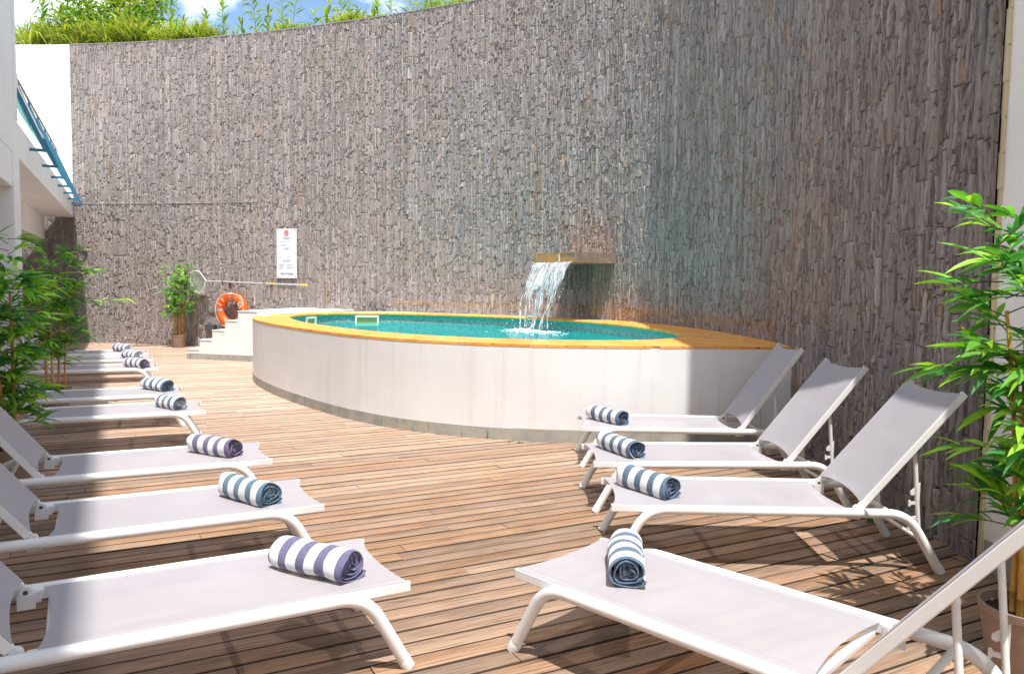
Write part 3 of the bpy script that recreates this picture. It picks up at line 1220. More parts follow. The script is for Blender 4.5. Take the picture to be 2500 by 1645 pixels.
tag(link('splash_foam', me, wf), kind='stuff')

# ------------------------------------------------------------------ loungers
WD, LS, LB, HS = .605, 1.4134, .896, .36
def arc_path(ctrl, rad, n=8):
    """polyline with rounded corners"""
    P = [Vector(p) for p in ctrl]
    out = [P[0]]
    for i in range(1, len(P) - 1):
        a = (P[i - 1] - P[i]).normalized()
        b = (P[i + 1] - P[i]).normalized()
        p0, p1 = P[i] + a * rad, P[i] + b * rad
        for k in range(n + 1):
            t = k / n
            out.append(p0 * (1 - t) ** 2 + P[i] * 2 * t * (1 - t) + p1 * t * t)
    out.append(P[-1])
    return out
def sling_mesh(L_, wid, c0, c1, sag, n=24, k=14):
    """flat cloth between two bars, concave at both ends, local x 0..L_"""
    m = MB()
    for j in range(k + 1):
        y = -1 + 2 * j / k
        e0 = c0 * (1 - y * y)
        e1 = L_ - c1 * (1 - y * y)
        for i in range(n + 1):
            t = i / n
            m.v.append((e0 + (e1 - e0) * t, y * wid / 2, -sag * (1 - y * y) * (math.sin(math.pi * min(1, max(0, t))) ** .5)))
            m.c.append((1, 1, 1))
    for j in range(k):
        for i in range(n):
            a = j * (n + 1) + i
            m.f.append((a, a + 1, a + n + 2, a + n + 1))
    return m
def make_lounger(ang):
    t = thing('sun_lounger', 'x', 'sun lounger')
    A = R(ang)
    wm_ = M['white_metal']
    ry, rz, rr = WD / 2 + .034, .343, .0272
    for s in (-1, 1):
        fa, fb = Vector((.020, s * (ry - .004), .010)), Vector((1.884, s * (ry - .004), .010))
        ka, kb = Vector((.205, s * ry, rz)), Vector((1.685, s * ry, rz))
        path = arc_path([fa, ka, kb, fb], .12, 10)
        m = MB(); m.tube(path, rr, 14)
        rail = m.build('side_rail', wm_, t, True)
        for a, b in ((fa, ka), (fb, kb)):
            d = (b - a).normalized()
            m = MB(); m.tube([a - d * .008, a + d * .034, a + d * .037], [.0288, .0288, .0275], 14)
            m.build('foot_cap', M['white_plastic'], rail, True)
    m = MB()
    for s in (-1, 1):
        m.box(0, LS - .03, s * WD / 2 - .0125, s * WD / 2 + .0125, HS - .042, HS)
    for xb in (.16, .275, .66, 1.30):
        m.box(xb, xb + .034, -WD / 2 + .012, WD / 2 - .012, HS - .058, HS - .033)
    m.build('seat_frame', wm_, t, bevel=.004)
    m = MB()
    m.tube([(1.60, -ry, rz - .005), (1.60, ry, rz - .005)], .015, 10)
    m.build('crossbar', wm_, t, True)
    s_ = sling_mesh(LS - .075, WD + .020, .032, .036, .008).build('seat_sling', M['sling'], t, True)
    s_.location = (0.014, 0, HS + .003)
    # backrest, built flat along +x and rotated about the hinge
    mt = Matrix.Translation((LS, 0, HS - .012)) @ Matrix.Rotation(-A, 4, 'Y')
    m = MB()
    for s in (-1, 1):
        m.box(.03, LB, s * WD / 2 - .0125, s * WD / 2 + .0125, -.018, .022, mt)
    m.box(.48, .51, -WD / 2 + .012, WD / 2 - .012, -.0175, .004, mt)
    m.box(LB - .10, LB - .075, -WD / 2 + .012, WD / 2 - .012, -.0175, .004, mt)
    m.build('backrest_frame', wm_, t, bevel=.004)
    sb = sling_mesh(LB - .06, WD + .020, .036, .028, .010)
    sb.v = [tuple(mt @ Vector((p[0] + .045, p[1], p[2] + .025))) for p in sb.v]
    sb.build('backrest_sling', M['sling'], t, True)
    for s in (-1, 1):
        m = MB()
        y = s * WD / 2
        m.tube([(LS, y - .017, HS - .004), (LS, y + .017, HS - .004)], .024, 14)
        m.box(LS - .055, LS - .005, y - .016, y + .016, HS - .05, HS - .008)
        m.box(LS - .035, LS + .03, y - s * .020, y - s * .027, HS - .07, HS - .012)
        c = mt @ Vector((.0, 0, 0))
        m.box(.0, .05, y - .010, y + .010, -.006, .018, mt)
        h = m.build('hinge', M['white_plastic'], t, True)
        m = MB()
        m.tube([(LS, y - .0185, HS - .004), (LS, y + .0185, HS - .004)], .010, 10)
        m.build('hinge_bolt', M['dark_metal'], h, True)
    # prop stand with ratchet plates
    top = mt @ Vector((.50, 0, -.012))
    py = WD / 2 - .045
    path = arc_path([(top.x, -py, top.z), (top.x + .05, -py, .175), (top.x + .05, py, .175), (top.x, py, top.z)], .04, 6)
    m = MB(); m.tube(path, .0125, 10)
    pr = m.build('prop_stand', wm_, t, True)
    for s in (-1, 1):
        m = MB()
        for zb in (.335, .19):
            x0 = top.x + .042
            hook = [(0, 0), (0, .17 if zb > .3 else .125), (-.012, .155 if zb > .3 else .12), (-.040, .118 if zb > .3 else .11), (-.040, .10), (-.030, .095), (-.016, .105), (-.016, .060), (-.036, .058), (-.040, .068), (-.046, .066), (-.046, .032), (-.040, .030), (-.034, .042), (-.016, .042), (-.012, 0)]
            m.prism([(x0 + a * 1.35, zb + b) for a, b in hook], s * py - .004, s * py + .004)
        m.build('ratchet_plate', M['white_plastic'], pr)
    return t
PROTO = {}
def lounger(x, y, rz, label, group, ang=51.5):
    if ang not in PROTO:
        o = PROTO[ang] = make_lounger(ang)
    else:
        o = copy_tree(PROTO[ang])
    o.location = (x, y, 0)
    o.rotation_euler = (0, 0, rz)
    tag(o, label, 'sun lounger', group)
    return o
GL, GR = 'loungers in the left row', 'loungers in the right row'
PI = math.pi
for (x, y, th, lab) in (
    (-.566, 3.504, .510, 'white lounger nearest the camera in the left row, under a purple and white towel'),
    (-1.194, 4.637, .487, 'white lounger second from the camera in the left row, with the teal striped towel'),
    (-1.818, 5.745, .457, 'white lounger third from the camera in the left row, with the mauve striped towel'),
    (-3.067, 7.744, .450, 'white lounger fourth from the camera in the left row, just beyond the nearer potted bamboo'),
    (-3.722, 8.821, .441, 'white lounger fifth from the camera in the left row, beside the farther bamboo pot'),
    (-5.11, 11.255, .445, 'third farthest white lounger of the left row, its front leg bend in plain view'),
    (-5.72, 12.42, .445, 'second farthest white lounger of the left row'),
    (-6.26, 13.42, .445, 'farthest white lounger of the left row, nearest the slate wall')):
    lounger(x, y, th + PI, lab, GL)
for (x, y, th, ang, lab) in (
    (.591, 4.750, -.015, 49.8, 'nearest of the three parallel white loungers on the right, its upper backrest in shade'),
    (.578, 5.827, .0525, 51.5, 'middle white lounger of the three parallel ones on the right'),
    (.628, 7.194, -.016, 54.5, 'white lounger closest to the pool wall, its backrest in shade'),
    (.2456, 3.624, -.7757, 51.5, 'white lounger turned at an angle in the right foreground')):
    lounger(x, y, th, lab, GR, ang)

# ------------------------------------------------------------------ rolled towels
def towel_mesh(name, mat, LT, seed):
    rs = np.random.default_rng(seed)
    nth, nx = 150, 20
    turns = 3.6
    m = MB()
    th = np.linspace(0, turns * 2 * math.pi, nth)
    r0 = .014 + (.078 - .014) * (th / th[-1]) ** .9
    # squeezed, slightly lumpy spiral
    ph = rs.uniform(0, 6, 6)
    core = np.clip(1 - th / th[-1], 0, 1)
    r0 = r0 + core * .006 * np.sin(3 * th + ph[0]) + .0028 * np.sin(2.3 * th + ph[1]) * (1 + core)
    thick = .0105
    ofs = rs.normal(0, 1, nth)
    ofs = np.convolve(ofs, np.ones(9) / 9, 'same')
    xe0 = -LT / 2 + .010 * ofs + .012 * core
    xe1 = LT / 2 + .010 * np.roll(ofs, 31) - .016 * core
    def pt(i, x, rr, k):
        lump = 1 + .045 * math.sin(9 * x + ph[2] + th[i]) + .028 * math.sin(21 * x + ph[3] + 2 * th[i]) + .02 * math.sin(37 * x + ph[4] + 3 * th[i]) - .05 * (x / LT) * math.sin(ph[5])
        a = th[i] + 2.0
        y = rr * lump * math.cos(a) * 1.06
        z = rr * lump * math.sin(a) * .95
        z = max(z, -.060 - .004 * (k))
        y *= 1 + .10 * max(0., -z / .06)
        return (x + .012 * math.sin(2.0 * a + ph[0]) * (.5 if abs(x) > LT * .4 else .3), y, z + .064)
    for k, rr_ in ((0, 0), (1, -thick)):
        for i in range(nth):
            for j in range(nx + 1):
                t = j / nx
                x = xe0[i] * (1 - t) + xe1[i] * t
                # soften the rim
                e = min(1, min(t, 1 - t) * nx / 1.3)
                m.v.append(pt(i, x, max(.004, r0[i] + rr_ + (0 if k == 0 else 0) - (.004 if k == 0 else -.004) * (1 - e)), 1 - k))
                m.c.append((1, 1, 1))
    o = nth * (nx + 1)
    for i in range(nth - 1):
        for j in range(nx):
            a = i * (nx + 1) + j
            m.f.append((a, a + 1, a + nx + 2, a + nx + 1))
            m.f.append((o + a, o + a + nx + 1, o + a + nx + 2, o + a + 1))
        for j in (0, nx):
            a = i * (nx + 1) + j
            q = (a, a + nx + 1, o + a + nx + 1, o + a)
            m.f.append(q if j == 0 else q[::-1])
    for i in (0, nth - 1):
        for j in range(nx):
            a = i * (nx + 1) + j
            m.f.append((a, o + a, o + a + 1, a + 1))
    return m.mesh(name, mat, True)
def towel(x, y, deg, mat, label, LT=.40, seed=0, group='rolled towels on the loungers', sc=1.0):
    o = link('rolled_towel', towel_mesh('rolled_towel', M[mat], LT, seed))
    o.location = (x, y, HS - .004)
    o.rotation_euler = (0, 0, R(deg + 180))
    o.scale = (1, sc, sc)
    tag(o, label, 'towel', group)
    return o
# angle given points from the near end to the far end
towel(-.835, 3.325, 150, 'towel_purple', 'rolled purple and white striped towel on the nearest left lounger', .42, 1, sc=1.04)
towel(-1.50, 4.43, 145, 'towel_teal', 'rolled teal and white striped towel on the second left lounger', .41, 2, sc=1.06)
towel(-2.14, 5.60, 153, 'towel_mauve', 'rolled mauve and white striped towel on the third left lounger', .42, 3, sc=1.05)
towel(-3.32, 7.58, 142, 'towel_blue', 'rolled blue striped towel on the left lounger just beyond the near bamboo', .38, 4)
towel(-4.00, 8.80, 147, 'towel_blue', 'rolled blue striped towel on the left lounger beside the farther bamboo pot', .42, 5, sc=1.08)
towel(-5.30, 11.00, 150, 'towel_purple', 'rolled purple striped towel on the third farthest left lounger, longest of the far three', .40, 6, sc=1.05)
towel(-5.96, 12.24, 150, 'towel_purple', 'rolled purple striped towel on the second farthest left lounger', .36, 7, sc=1.08)
towel(-6.66, 13.35, 150, 'towel_mauve', 'smallest looking rolled striped towel, on the farthest left lounger', .36, 8, sc=1.1)
towel(.892, 7.156, 128, 'towel_blue', 'rolled blue striped towel on the lounger closest to the pool wall', .42, 9, sc=1.05)
towel(.832, 5.833, 118, 'towel_blue', 'rolled blue striped towel on the middle right lounger', .44, 10, sc=1.05)
towel(.844, 4.738, 126, 'towel_blue', 'rolled blue striped towel on the right lounger nearest the white wall', .42, 11, sc=1.05)
towel(.523, 3.40, 82, 'towel_blue', 'rolled blue striped towel seen end on, on the angled lounger', .42, 12, sc=1.04)

# ------------------------------------------------------------------ potted bamboo
def leaf(m, p, d, ln, wd, col, droop=.35, up=Vector((0, 0, 1)), seg=4, roll=None):
    d = d.normalized()
    sd = d.cross(up)
    if sd.length < 1e-3:
        sd = Vector((1, 0, 0))
    sd.normalize()
    if roll is None:
        roll = random.uniform(-.7, .7)
    nrm = sd.cross(d)
    sd = sd * math.cos(roll) + nrm * math.sin(roll)
    nrm = sd.cross(d)
    vs = []
    prof = (.18, .85, 1.0, .62, .0) if seg == 4 else (.3, 1.0, .0)
    for i, wf_ in enumerate(prof):
        t = i / (len(prof) - 1)
        c = p + d * (ln * t) - up * (droop * ln * t * t)
        hw = wd * .5 * wf_
        fold = nrm * (hw * .35)
        if i == len(prof) - 1:
            vs.append(c)
        else:
            vs += [c - sd * hw + fold, c, c + sd * hw + fold]
    fs = []
    k = len(prof) - 1
    for i in range(k - 1):
        a = 3 * i
        fs += [(a, a + 1, a + 4, a + 3), (a + 1, a + 2, a + 5, a + 4)]
    a = 3 * (k - 1)
    fs += [(a, a + 1, a + 3), (a + 1, a + 2, a + 3)]
    m.add(vs, fs, col)
def leafcol(bright=.35):
    r_ = random.random()
    if random.random() < .02:
        return (.34, .25, .09)
    if r_ < bright:
        c = (.23, .41, .04)
    elif r_ < bright + .3:
        c = (.10, .27, .035)
    else:
        c = (.045, .17, .05)
    k = random.uniform(1.0, 1.75)
    return tuple(q * k for q in c)
def bamboo(x, y, H, seed, label, pot_r=.175, pot_h=.27, nst=5, spread=.30, lsize=.19, dens=1.0, bend=(0, 0), bare=.22, arms=()):
    random.seed(seed)
    t = thing('potted_bamboo', label, 'potted plant', (x, y, 0), 0, 'potted bamboos')
    m = MB()
    m.lathe([(.0, .0), (pot_r * .76, 0), (pot_r * .78, .01), (pot_r * .97, pot_h * .86), (pot_r * 1.0, pot_h * .87), (pot_r * 1.02, pot_h), (pot_r * .95, pot_h), (pot_r * .92, pot_h * .86), (pot_r * .90, pot_h * .80)], 32)
    m.build('pot', M['pot'], t, True)
    m = MB()
    m.lathe([(pot_r * .915, pot_h * .84), (pot_r * .5, pot_h * .86), (0, pot_h * .87)], 24)
    m.build('soil', M['soil'], t)
    fol = MB()
    twg = MB()
    for s in range(nst):
        a = 2 * math.pi * s / nst + random.uniform(-.4, .4)
        r0 = pot_r * random.uniform(.25, .6)
        hh = H * random.uniform(.78, 1.0) if s else H
        lean = random.uniform(.02, .10)
        pts, rad = [], []
        nn = 16
        for i in range(nn + 1):
            f = i / nn
            pts.append(Vector((r0 * math.cos(a) + lean * hh * f * f * math.cos(a) + bend[0] * f * f, r0 * math.sin(a) + lean * hh * f * f * math.sin(a) + bend[1] * f * f, pot_h * .8 + (hh - pot_h * .8) * f)))
        thick = random.uniform(.011, .017)
        # cane with swollen nodes
        cp, cr_ = [], []
        for i in range(nn):
            p, q = pts[i], pts[i + 1]
            rt = thick * (1 - .65 * i / nn)
            for ff, kk in ((0, 1.22), (.06, 1.0), (.94, 1.0)):
                cp.append(p.lerp(q, ff)); cr_.append(rt * kk)
        cut = int(len(cp) * .80)
        m = MB(); m.tube(cp[:cut], cr_[:cut], 8)
        m.build('cane', M['cane_yellow'], t, True)
        ntw = int(34 * dens)
        for b in range(ntw):
            f = bare + (1 - bare) * (b + random.random()) / ntw
            f = min(.995, f)
            i = min(nn - 1, int(f * nn))
            p = pts[i].lerp(pts[i + 1], f * nn - i)
            az = random.uniform(0, 2 * math.pi)
            el = random.uniform(.0, .8)
            L_ = spread * random.uniform(.35, 1.0) * (1 - .35 * abs(f - .55))
            d = Vector((math.cos(az) * math.cos(el), math.sin(az) * math.cos(el), math.sin(el)))
            add_twig(fol, twg, p, d, L_, lsize)
    for (f, az, el, L_) in arms:
        p = Vector((bend[0] * f * f, bend[1] * f * f, pot_h * .8 + (H - pot_h) * f))
        d = Vector((math.cos(az) * math.cos(el), math.sin(az) * math.cos(el), math.sin(el)))
        add_twig(fol, twg, p, d, L_, lsize * 1.1, 9)
    fo = fol.build('foliage', M['leaf'], t, True, True)
    tag(twg.build('twigs', M['bark'], t), kind='stuff')
    return t
def add_twig(fol, twg, p, d, L_, lsize, nl=None):
    e = p + d * L_
    e.z -= .12 * L_
    twg.tube([p, p.lerp(e, .5) + Vector((0, 0, .03 * L_)), e], [.0032, .0025, .0015], 4, False)
    nl = nl or random.randint(5, 8)
    br = random.choice((.12, .3, .3, .65))
    for k in range(nl):
        f = .35 + .65 * (k + 1) / nl
        q = p.lerp(e, f)
        side = (k % 2) * 2 - 1
        ang = side * random.uniform(.3, 1.1) * (1.15 - .7 * f)
        dd = Matrix.Rotation(ang, 3, 'Z') @ d
        dd = dd + Vector((0, 0, random.uniform(-.35, .45)))
        leaf(fol, q, dd, lsize * random.uniform(.65, 1.15), lsize * .165 * random.uniform(.8, 1.2), leafcol(br), random.uniform(.15, .55))
bamboo(2.24, 3.30, 1.98, 21, 'tall potted bamboo at the right edge, in front of the white wall', .18, .27, 5, .26, .195, .85, (.08, .06), .20, ((.62, 2.75, .12, .42), (.64, 2.95, .3, .3), (.88, 2.9, .25, .26), (.80, 2.6, .2, .28)))
bamboo(-3.98, 6.12, 1.93, 22, 'large potted bamboo at the left edge between two loungers', .18, .27, 5, .25, .20, 1.05, (-.03, -.05), .14, ((.80, .2, .2, .4), (.68, -.2, .1, .4)))
bamboo(-5.53, 9.42, 1.95, 23, 'potted bamboo farther along the left row, its brown pot behind a lounger', .18, .27, 5, .26, .19, .95, (.0, .05), .26, ((.66, .1, .15, .80), (.86, .3, .2, .5)))
bamboo(-7.82, 18.32, 1.92, 24, 'small bamboo in a tan pot against the slate wall beside the steps', .165, .30, 5, .30, .17, .9, (0, 0), .34, ((.95, 2.6, .4, .5),))

# ------------------------------------------------------------------ things on the wall
def on_wall(x, z, off):
    s = WALL.s_at_x(x)
    p = WALL.at(s)
    t = WALL.tan(s)
    n = np.array([t[1], -t[0]])
    q = p + n * off
    return Vector((q[0], q[1], z)), math.atan2(t[1], t[0])     # local x along wall to the right, local -y off the wall
# sign
c, a = on_wall(-5.06, 1.655, .07)
sg = thing('notice_board', 'tall white pool rules sign with a red no smoking mark', 'sign', c, a)
SWd, SHt = .545, 1.115
m = MB(); m.box(-SWd / 2, SWd / 2, -.006, .006, 0, SHt); m.build('board', M['sign_white'], sg, bevel=.002)
def text_mesh(txt, size, shear=0, bold=0):
    cu = bpy.data.curves.new('lettering', 'FONT')
    cu.body = txt
    cu.size = size
    cu.shear = shear
    cu.offset = bold
    cu.align_x = 'CENTER'
    cu.extrude = .0006
    ob = bpy.data.objects.new('lettering', cu)
    COL.objects.link(ob)
    bpy.context.view_layer.update()
    me = bpy.data.meshes.new_from_object(ob.evaluated_get(bpy.context.evaluated_depsgraph_get()))
    bpy.data.objects.remove(ob)
    return me
me = text_mesh('Sinel Hotels', .074, .42, .0002)
me.materials.clear(); me.materials.append(M['ink'])
lt = link('lettering', me, sg)
lt.location = (0, -.0075, .078)
lt.rotation_euler = (R(90), 0, 0)
m = MB()
ringp = [(.05 * math.cos(q), -.008, 1.02 + .05 * math.sin(q)) for q in np.linspace(0, 2 * PI, 33)[:-1]]
m.tube(ringp, .0095, 6, False, True)
m.bar((-.034, -.009, 1.055), (.034, -.009, .985), .004, .013)
m.build('prohibition_mark', M['red_ink'], sg)
m = MB()
m.box(-.03, .016, -.0085, -.006, 1.006, 1.014)
m.box(.012, .018, -.0085, -.006, 1.018, 1.04)
m.build('cigarette_mark', M['ink'], sg)
m = MB()
rows = [(.0, .905, .16, .008), (.0, .880, .20, .006), (.0, .672, .165, .008), (0, .648, .11, .006), (0, .398, .215, .008), (0, .374, .23, .006)]
for (x, z, wd_, hh) in rows:
    xx = x - wd_ / 2
    while xx < x + wd_ / 2 - .004:
        k = random.uniform(.006, .02)
        m.box(xx, min(xx + k, x + wd_ / 2), -.0082, -.006, z, z + hh)
        xx += k + .004
m.build('print_heading', M['ink'], sg)
m = MB()
for (x0, x1, z) in ((-.155, -.02, .832), (-.155, -.02, .815), (0, .04, .833), (.05, .09, .834), (.115, .13, .833), (-.155, -.015, .754), (-.14, -.03, .738), (.05, .07, .745), (.115, .13, .745), (-.18, -.15, .585), (-.04, -.02, .59), (.09, .12, .585), (-.21, -.14, .482), (-.2, -.15, .468), (.0, .08, .482), (.02, .07, .468),
    (-.21, -.05, .312), (-.21, -.08, .300), (-.21, -.07, .273), (-.21, -.09, .262), (-.21, -.08, .236), (-.21, -.10, .224), (-.21, -.12, .198), (.0, .19, .312), (.0, .17, .300), (.0, .13, .273), (.0, .10, .262), (.0, .20, .236), (.0, .18, .224), (.0, .08, .198)):
    m.box(x0, x1, -.0082, -.006, z, z + .006)
m.build('print_line', M['faint_ink'], sg)
for xx in (-.235, .235):
    for zz in (.03, .56, 1.085):
        m = MB(); m.tube([(xx, -.006, zz), (xx, -.012, zz)], .009, 8); m.tube([(xx, .006, zz), (xx, .05, zz)], .006, 6)
        m.build('screw', M['dark_metal'], sg)
# lifebuoy
c, a = on_wall(-6.50, .895, .17)
lb = thing('lifebuoy', 'orange lifebuoy ring with silver bands hanging on the wall behind the steps', 'lifebuoy', c, a)
RB, rb = .325, .098
pth = [(RB * math.cos(q), 0, RB * math.sin(q)) for q in np.linspace(0, 2 * PI, 49)[:-1]]
m = MB(); m.tube(pth, rb, 16, False, True); m.build('ring', M['orange_ring'], lb, True)
for q0 in (90, 180, 352, 262):
    m = MB()
    m.tube([(RB * math.cos(R(q0 + d)), 0, RB * math.sin(R(q0 + d))) for d in (-5, -2.5, 0, 2.5, 5)], rb + .003, 16)
    m.build('reflective_band', M['silver_band'], lb, True)
m = MB()
rp = []
for q in np.linspace(0, 2 * PI, 121)[:-1]:
    rr_ = RB + rb + .012 - .05 * abs(math.sin(2 * (q + .75)))
    rp.append((rr_ * math.cos(q), -.055 - .05 * abs(math.sin(2 * (q + .75))), rr_ * math.sin(q)))
m.tube(rp, .007, 6, False, True)
m.build('rope', M['rope'], lb, True)
m = MB()
for q0 in (130, 155, 60, 35):
    m.tube([((RB + d) * math.cos(R(q0)), -.104 + abs(d) * .4, (RB + d) * math.sin(R(q0))) for d in (-.07, -.03, 0, .03)], .007, 6)
for k in range(4):
    m.tube([(.30 + .02 * k, -.10, .20 - .01 * k), (.25 + .05 * k, -.11, .15 - .01 * k), (.28 + .03 * k, -.108, .04 + .02 * k)], .007, 6)
m.build('rope_tie', M['rope'], lb, True)
m = MB()
m.tube([(0, .17, .22), (0, -.02, .215)], .010, 8)
m.build('hook', M['dark_metal'], lb)
# pool net
c, a = on_wall(-6.0, 1.525, .26)
nt_ = thing('pool_net', 'long pole pool net with a white bag held on wall hooks', 'pool net', c, a)
m = MB(); m.tube([(-1.16, 0, .035), (1.62, 0, -.02)], .018, 10); m.build('pole', M['alu'], nt_, True)
m = MB(); m.tube([(.62, 0, .0), (.74, 0, -.002)], .023, 10); m.build('grip', M['yellow_grip'], nt_, True)
m = MB(); m.tube([(1.42, 0, -.016), (1.58, 0, -.019)], .023, 10); m.tube([(1.58, 0, -.019), (1.60, 0, -.02)], .021, 10); m.build('grip', M['yellow_grip'], nt_, True)
hp = catmull([(-1.16, .035), (-1.27, .17), (-1.36, .255), (-1.56, .245), (-1.62, .02), (-1.585, -.16), (-1.45, -.235), (-1.29, -.225), (-1.215, -.12), (-1.19, .0)], 6, True)
m = MB(); m.tube([(p[0], 0, p[1]) for p in hp], .012, 8, False, True); m.build('hoop', M['white_metal'], nt_, True)
m = MB()
cxh, czh = hp.mean(0)
for r_ in range(9):
    f = r_ / 8
    for i, p in enumerate(hp):
        s_ = 1 - f ** 2.2
        wr = .012 * math.sin(i * 1.9) * f
        m.v.append((cxh + (p[0] - cxh) * s_ + wr, .01 + .16 * math.sin(f * PI / 2) + wr, czh + (p[1] - czh) * s_ - .30 * f ** 1.5))
        m.c.append((1, 1, 1))
kk = len(hp)
for r_ in range(8):
    for i in range(kk):
        j = (i + 1) % kk
        m.f.append((r_ * kk + i, r_ * kk + j, (r_ + 1) * kk + j, (r_ + 1) * kk + i))
m.build('net_bag', M['net'], nt_, True)
for k, (xx, lab) in enumerate(((-6.72, 'black wall hook carrying the net pole near its white bag'), (-5.50, 'black wall hook carrying the net pole below the rules sign'))):
    c2, a2 = on_wall(xx, 1.50, 0)
    h = thing('wall_hook', lab, 'hook', c2, a2, 'hooks holding the pool net')
    m = MB()
    m.tube(arc_path([(0, .03, .02), (0, -.30, .02), (0, -.30, .09)], .03, 5), .010, 8)
    m.build('arm', M['dark_metal'], h, True)
    m = MB(); m.box(-.025, .025, -.03, .01, -.05, .06); m.build('plate', M['dark_metal'], h)
# lamp on wall
c, a = on_wall(-7.17, .395, .0)
wl = thing('wall_light', 'small dark rectangular wall light low beside the steps', 'wall light', c, a)
m = MB(); m.box(-.135, .135, -.11, .0, 0, .135); m.build('housing', M['dark_metal'], wl, bevel=.006)
m = MB(); m.box(-.115, .115, -.113, -.109, .015, .12); m.build('diffuser', plain('smoked_glass', (.09, .10, .12), .25), wl)

# weeds and twigs
def weed(x, y, n, h, label, seed):
    random.seed(seed)
    m = MB()
    for k in range(n):
        az = random.uniform(0, 2 * PI)
        d = Vector((math.cos(az) * .6, math.sin(az) * .6, random.uniform(.4, 1.1)))
        leaf(m, Vector((random.uniform(-.01, .01), random.uniform(-.01, .01), 0)), d, h * random.uniform(.6, 1.1), h * .16, (.1, .26, .03), .5)
    o = m.build('weed', M['reed'], None, True, True)
    o.location = (x, y, -.005)
    tag(o, label, 'weed', 'weeds in the deck')
weed(2.52, 5.35, 12, .11, 'small green weed sprouting where the deck meets the slate wall', 31)
weed(-.02, 7.91, 7, .06, 'tiny weed at the foot of the pool wall, left of the pair', 32)
weed(.10, 7.88, 7, .08, 'tiny weed at the foot of the pool wall, right of the pair', 33)
weed(-9.1, 18.95, 9, .10, 'weed tuft at the foot of the slate wall behind the farthest loungers', 34)
m = MB()
m.tube([(-.55, -.03, .012), (-.1, .0, .02), (.5, .10, .03)], [.008, .012, .006], 6)
o = m.build('fallen_stick', M['bark'])
o.location = (-8.7, 18.45, 0)
tag(o, 'thin dry stick lying on the far deck near the slate wall', 'stick')

# ------------------------------------------------------------------ hotel building on the left
bld = thing('hotel_building', 'white rendered hotel block with a balcony along the left side', 'building', (-10.77, 19.3, 0), math.atan2(-.90, .44))
BP = M['bld_plaster']
def bb(name, x0, x1, y0, y1, z0, z1, mat=BP, bev=.008):
    m = MB(); m.box(x0, x1, y0, y1, z0, z1)
    return m.build(name, mat, bld, bevel=bev)
bb('balcony_slab', -.10, 26, -6, 0, 3.07, 3.50)
bb('downstand_beam', -.22, 10.62, -6, -.63, 2.52, 3.068)
bb('pier', 10.65, 11.22, -.55, .012, 0, 3.068)
bb('lintel', 11.22, 26, -.50, -.004, 2.66, 3.067)
bb('back_wall', -.6, 26, -6.2, -4.4, 0, 2.515)
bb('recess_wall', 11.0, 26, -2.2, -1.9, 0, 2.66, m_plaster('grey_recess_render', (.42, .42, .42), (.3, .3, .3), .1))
bb('pier', 15.9, 16.4, -1.88, -1.4, 0, 2.65)
bb('upper_wall', 10.68, 26, -7, -.004, 3.502, 6.6)
bb('corner_trim', 10.66, 10.9, -.3, .010, 3.503, 6.58)
m = MB()
m.box(10.68, 26, -7, 0, 6.602, 14.5)
m.v = [(x, (-.25 + .30 * (x - 10.68) / 15.3) if y == 0 else y, z) for x, y, z in m.v]  # unseen storeys, outer face skewed to place their shadow edge on the loungers
m.build('unseen_storeys', BP, bld)
bb('roof_slab', 10.5, 26.3, -7.5, -.30, 14.502, 14.7)
# balcony railing : outrigger brackets, leaning flat posts, handrail, panels
ys = [9.35, 7.60, 6.05, 4.60, 3.20, 1.85, .60]
for x in ys:
    m = MB()
    m.box(x - .012, x + .012, -.004, .21, 3.335, 3.375)
    m.bar((x, .20, 3.34), (x, -.30, 4.52), .022, .055, (0, 1, 0))
    m.bar((x, -.30, 4.52), (x, -.30, 4.60), .03, .03, (0, 1, 0))
    m.build('rail_post', M['blue_metal'], bld)
m = MB(); m.tube([(-.05, -.30, 4.62), (10.66, -.30, 4.62)], .024, 10); m.build('handrail', M['handrail'], bld, True)
allx = [10.6] + ys
for a_x, b_x in zip(allx[:-1], allx[1:]):
    m = MB()
    q = [(a_x - .06, .045, 3.60), (b_x + .06, .045, 3.60), (b_x + .06, -.235, 4.30), (a_x - .06, -.235, 4.30)]
    m.add(q + [(p[0], p[1] - .012, p[2] - .005) for p in q], [(0, 1, 2, 3), (7, 6, 5, 4), (0, 4, 5, 1), (1, 5, 6, 2), (2, 6, 7, 3), (3, 7, 4, 0)])
    m.build('glass_panel', M['glass'], bld)
# towel drying on the balcony rail
tl = MB()
nx, nz = 14, 26
e_ = np.array((.44, -.90)) / math.hypot(.44, .90)
n2 = np.array((.90, .44)) / math.hypot(.44, .90)
for i in range(nx + 1):
    for j in range(nz + 1):
        xe = 8.1 + 1.25 * i / nx
        l_ = -.55 + 1.55 * j / nz
        z = 4.665 - abs(l_) * (.97 if l_ > 0 else .9) if abs(l_) > .04 else 4.66
        yo = -.30 + (.03 + .02 * math.sin(i * 1.3) * min(1, abs(l_)) * 1.5 + .012 if l_ > 0 else -.04)
        if l_ > 0:
            yo += .40 * max(0, l_ - .25) + .02 * math.sin(3 * i + 4 * l_)
        p = np.array((-10.77, 19.3)) + e_ * (xe + .03 * math.sin(5 * l_)) + n2 * yo
        tl.v.append((p[0], p[1], z)); tl.c.append((1, 1, 1))
for i in range(nx):
    for j in range(nz):
        a = i * (nz + 1) + j
        tl.f.append((a, a + 1, a + nz + 2, a + nz + 1))
o = tl.build('drying_towel', M['cloth'], None, True)
sd = o.modifiers.new('thick', 'SOLIDIFY'); sd.thickness = .006
tag(o, 'white towel hung over the blue balcony railing', 'towel')

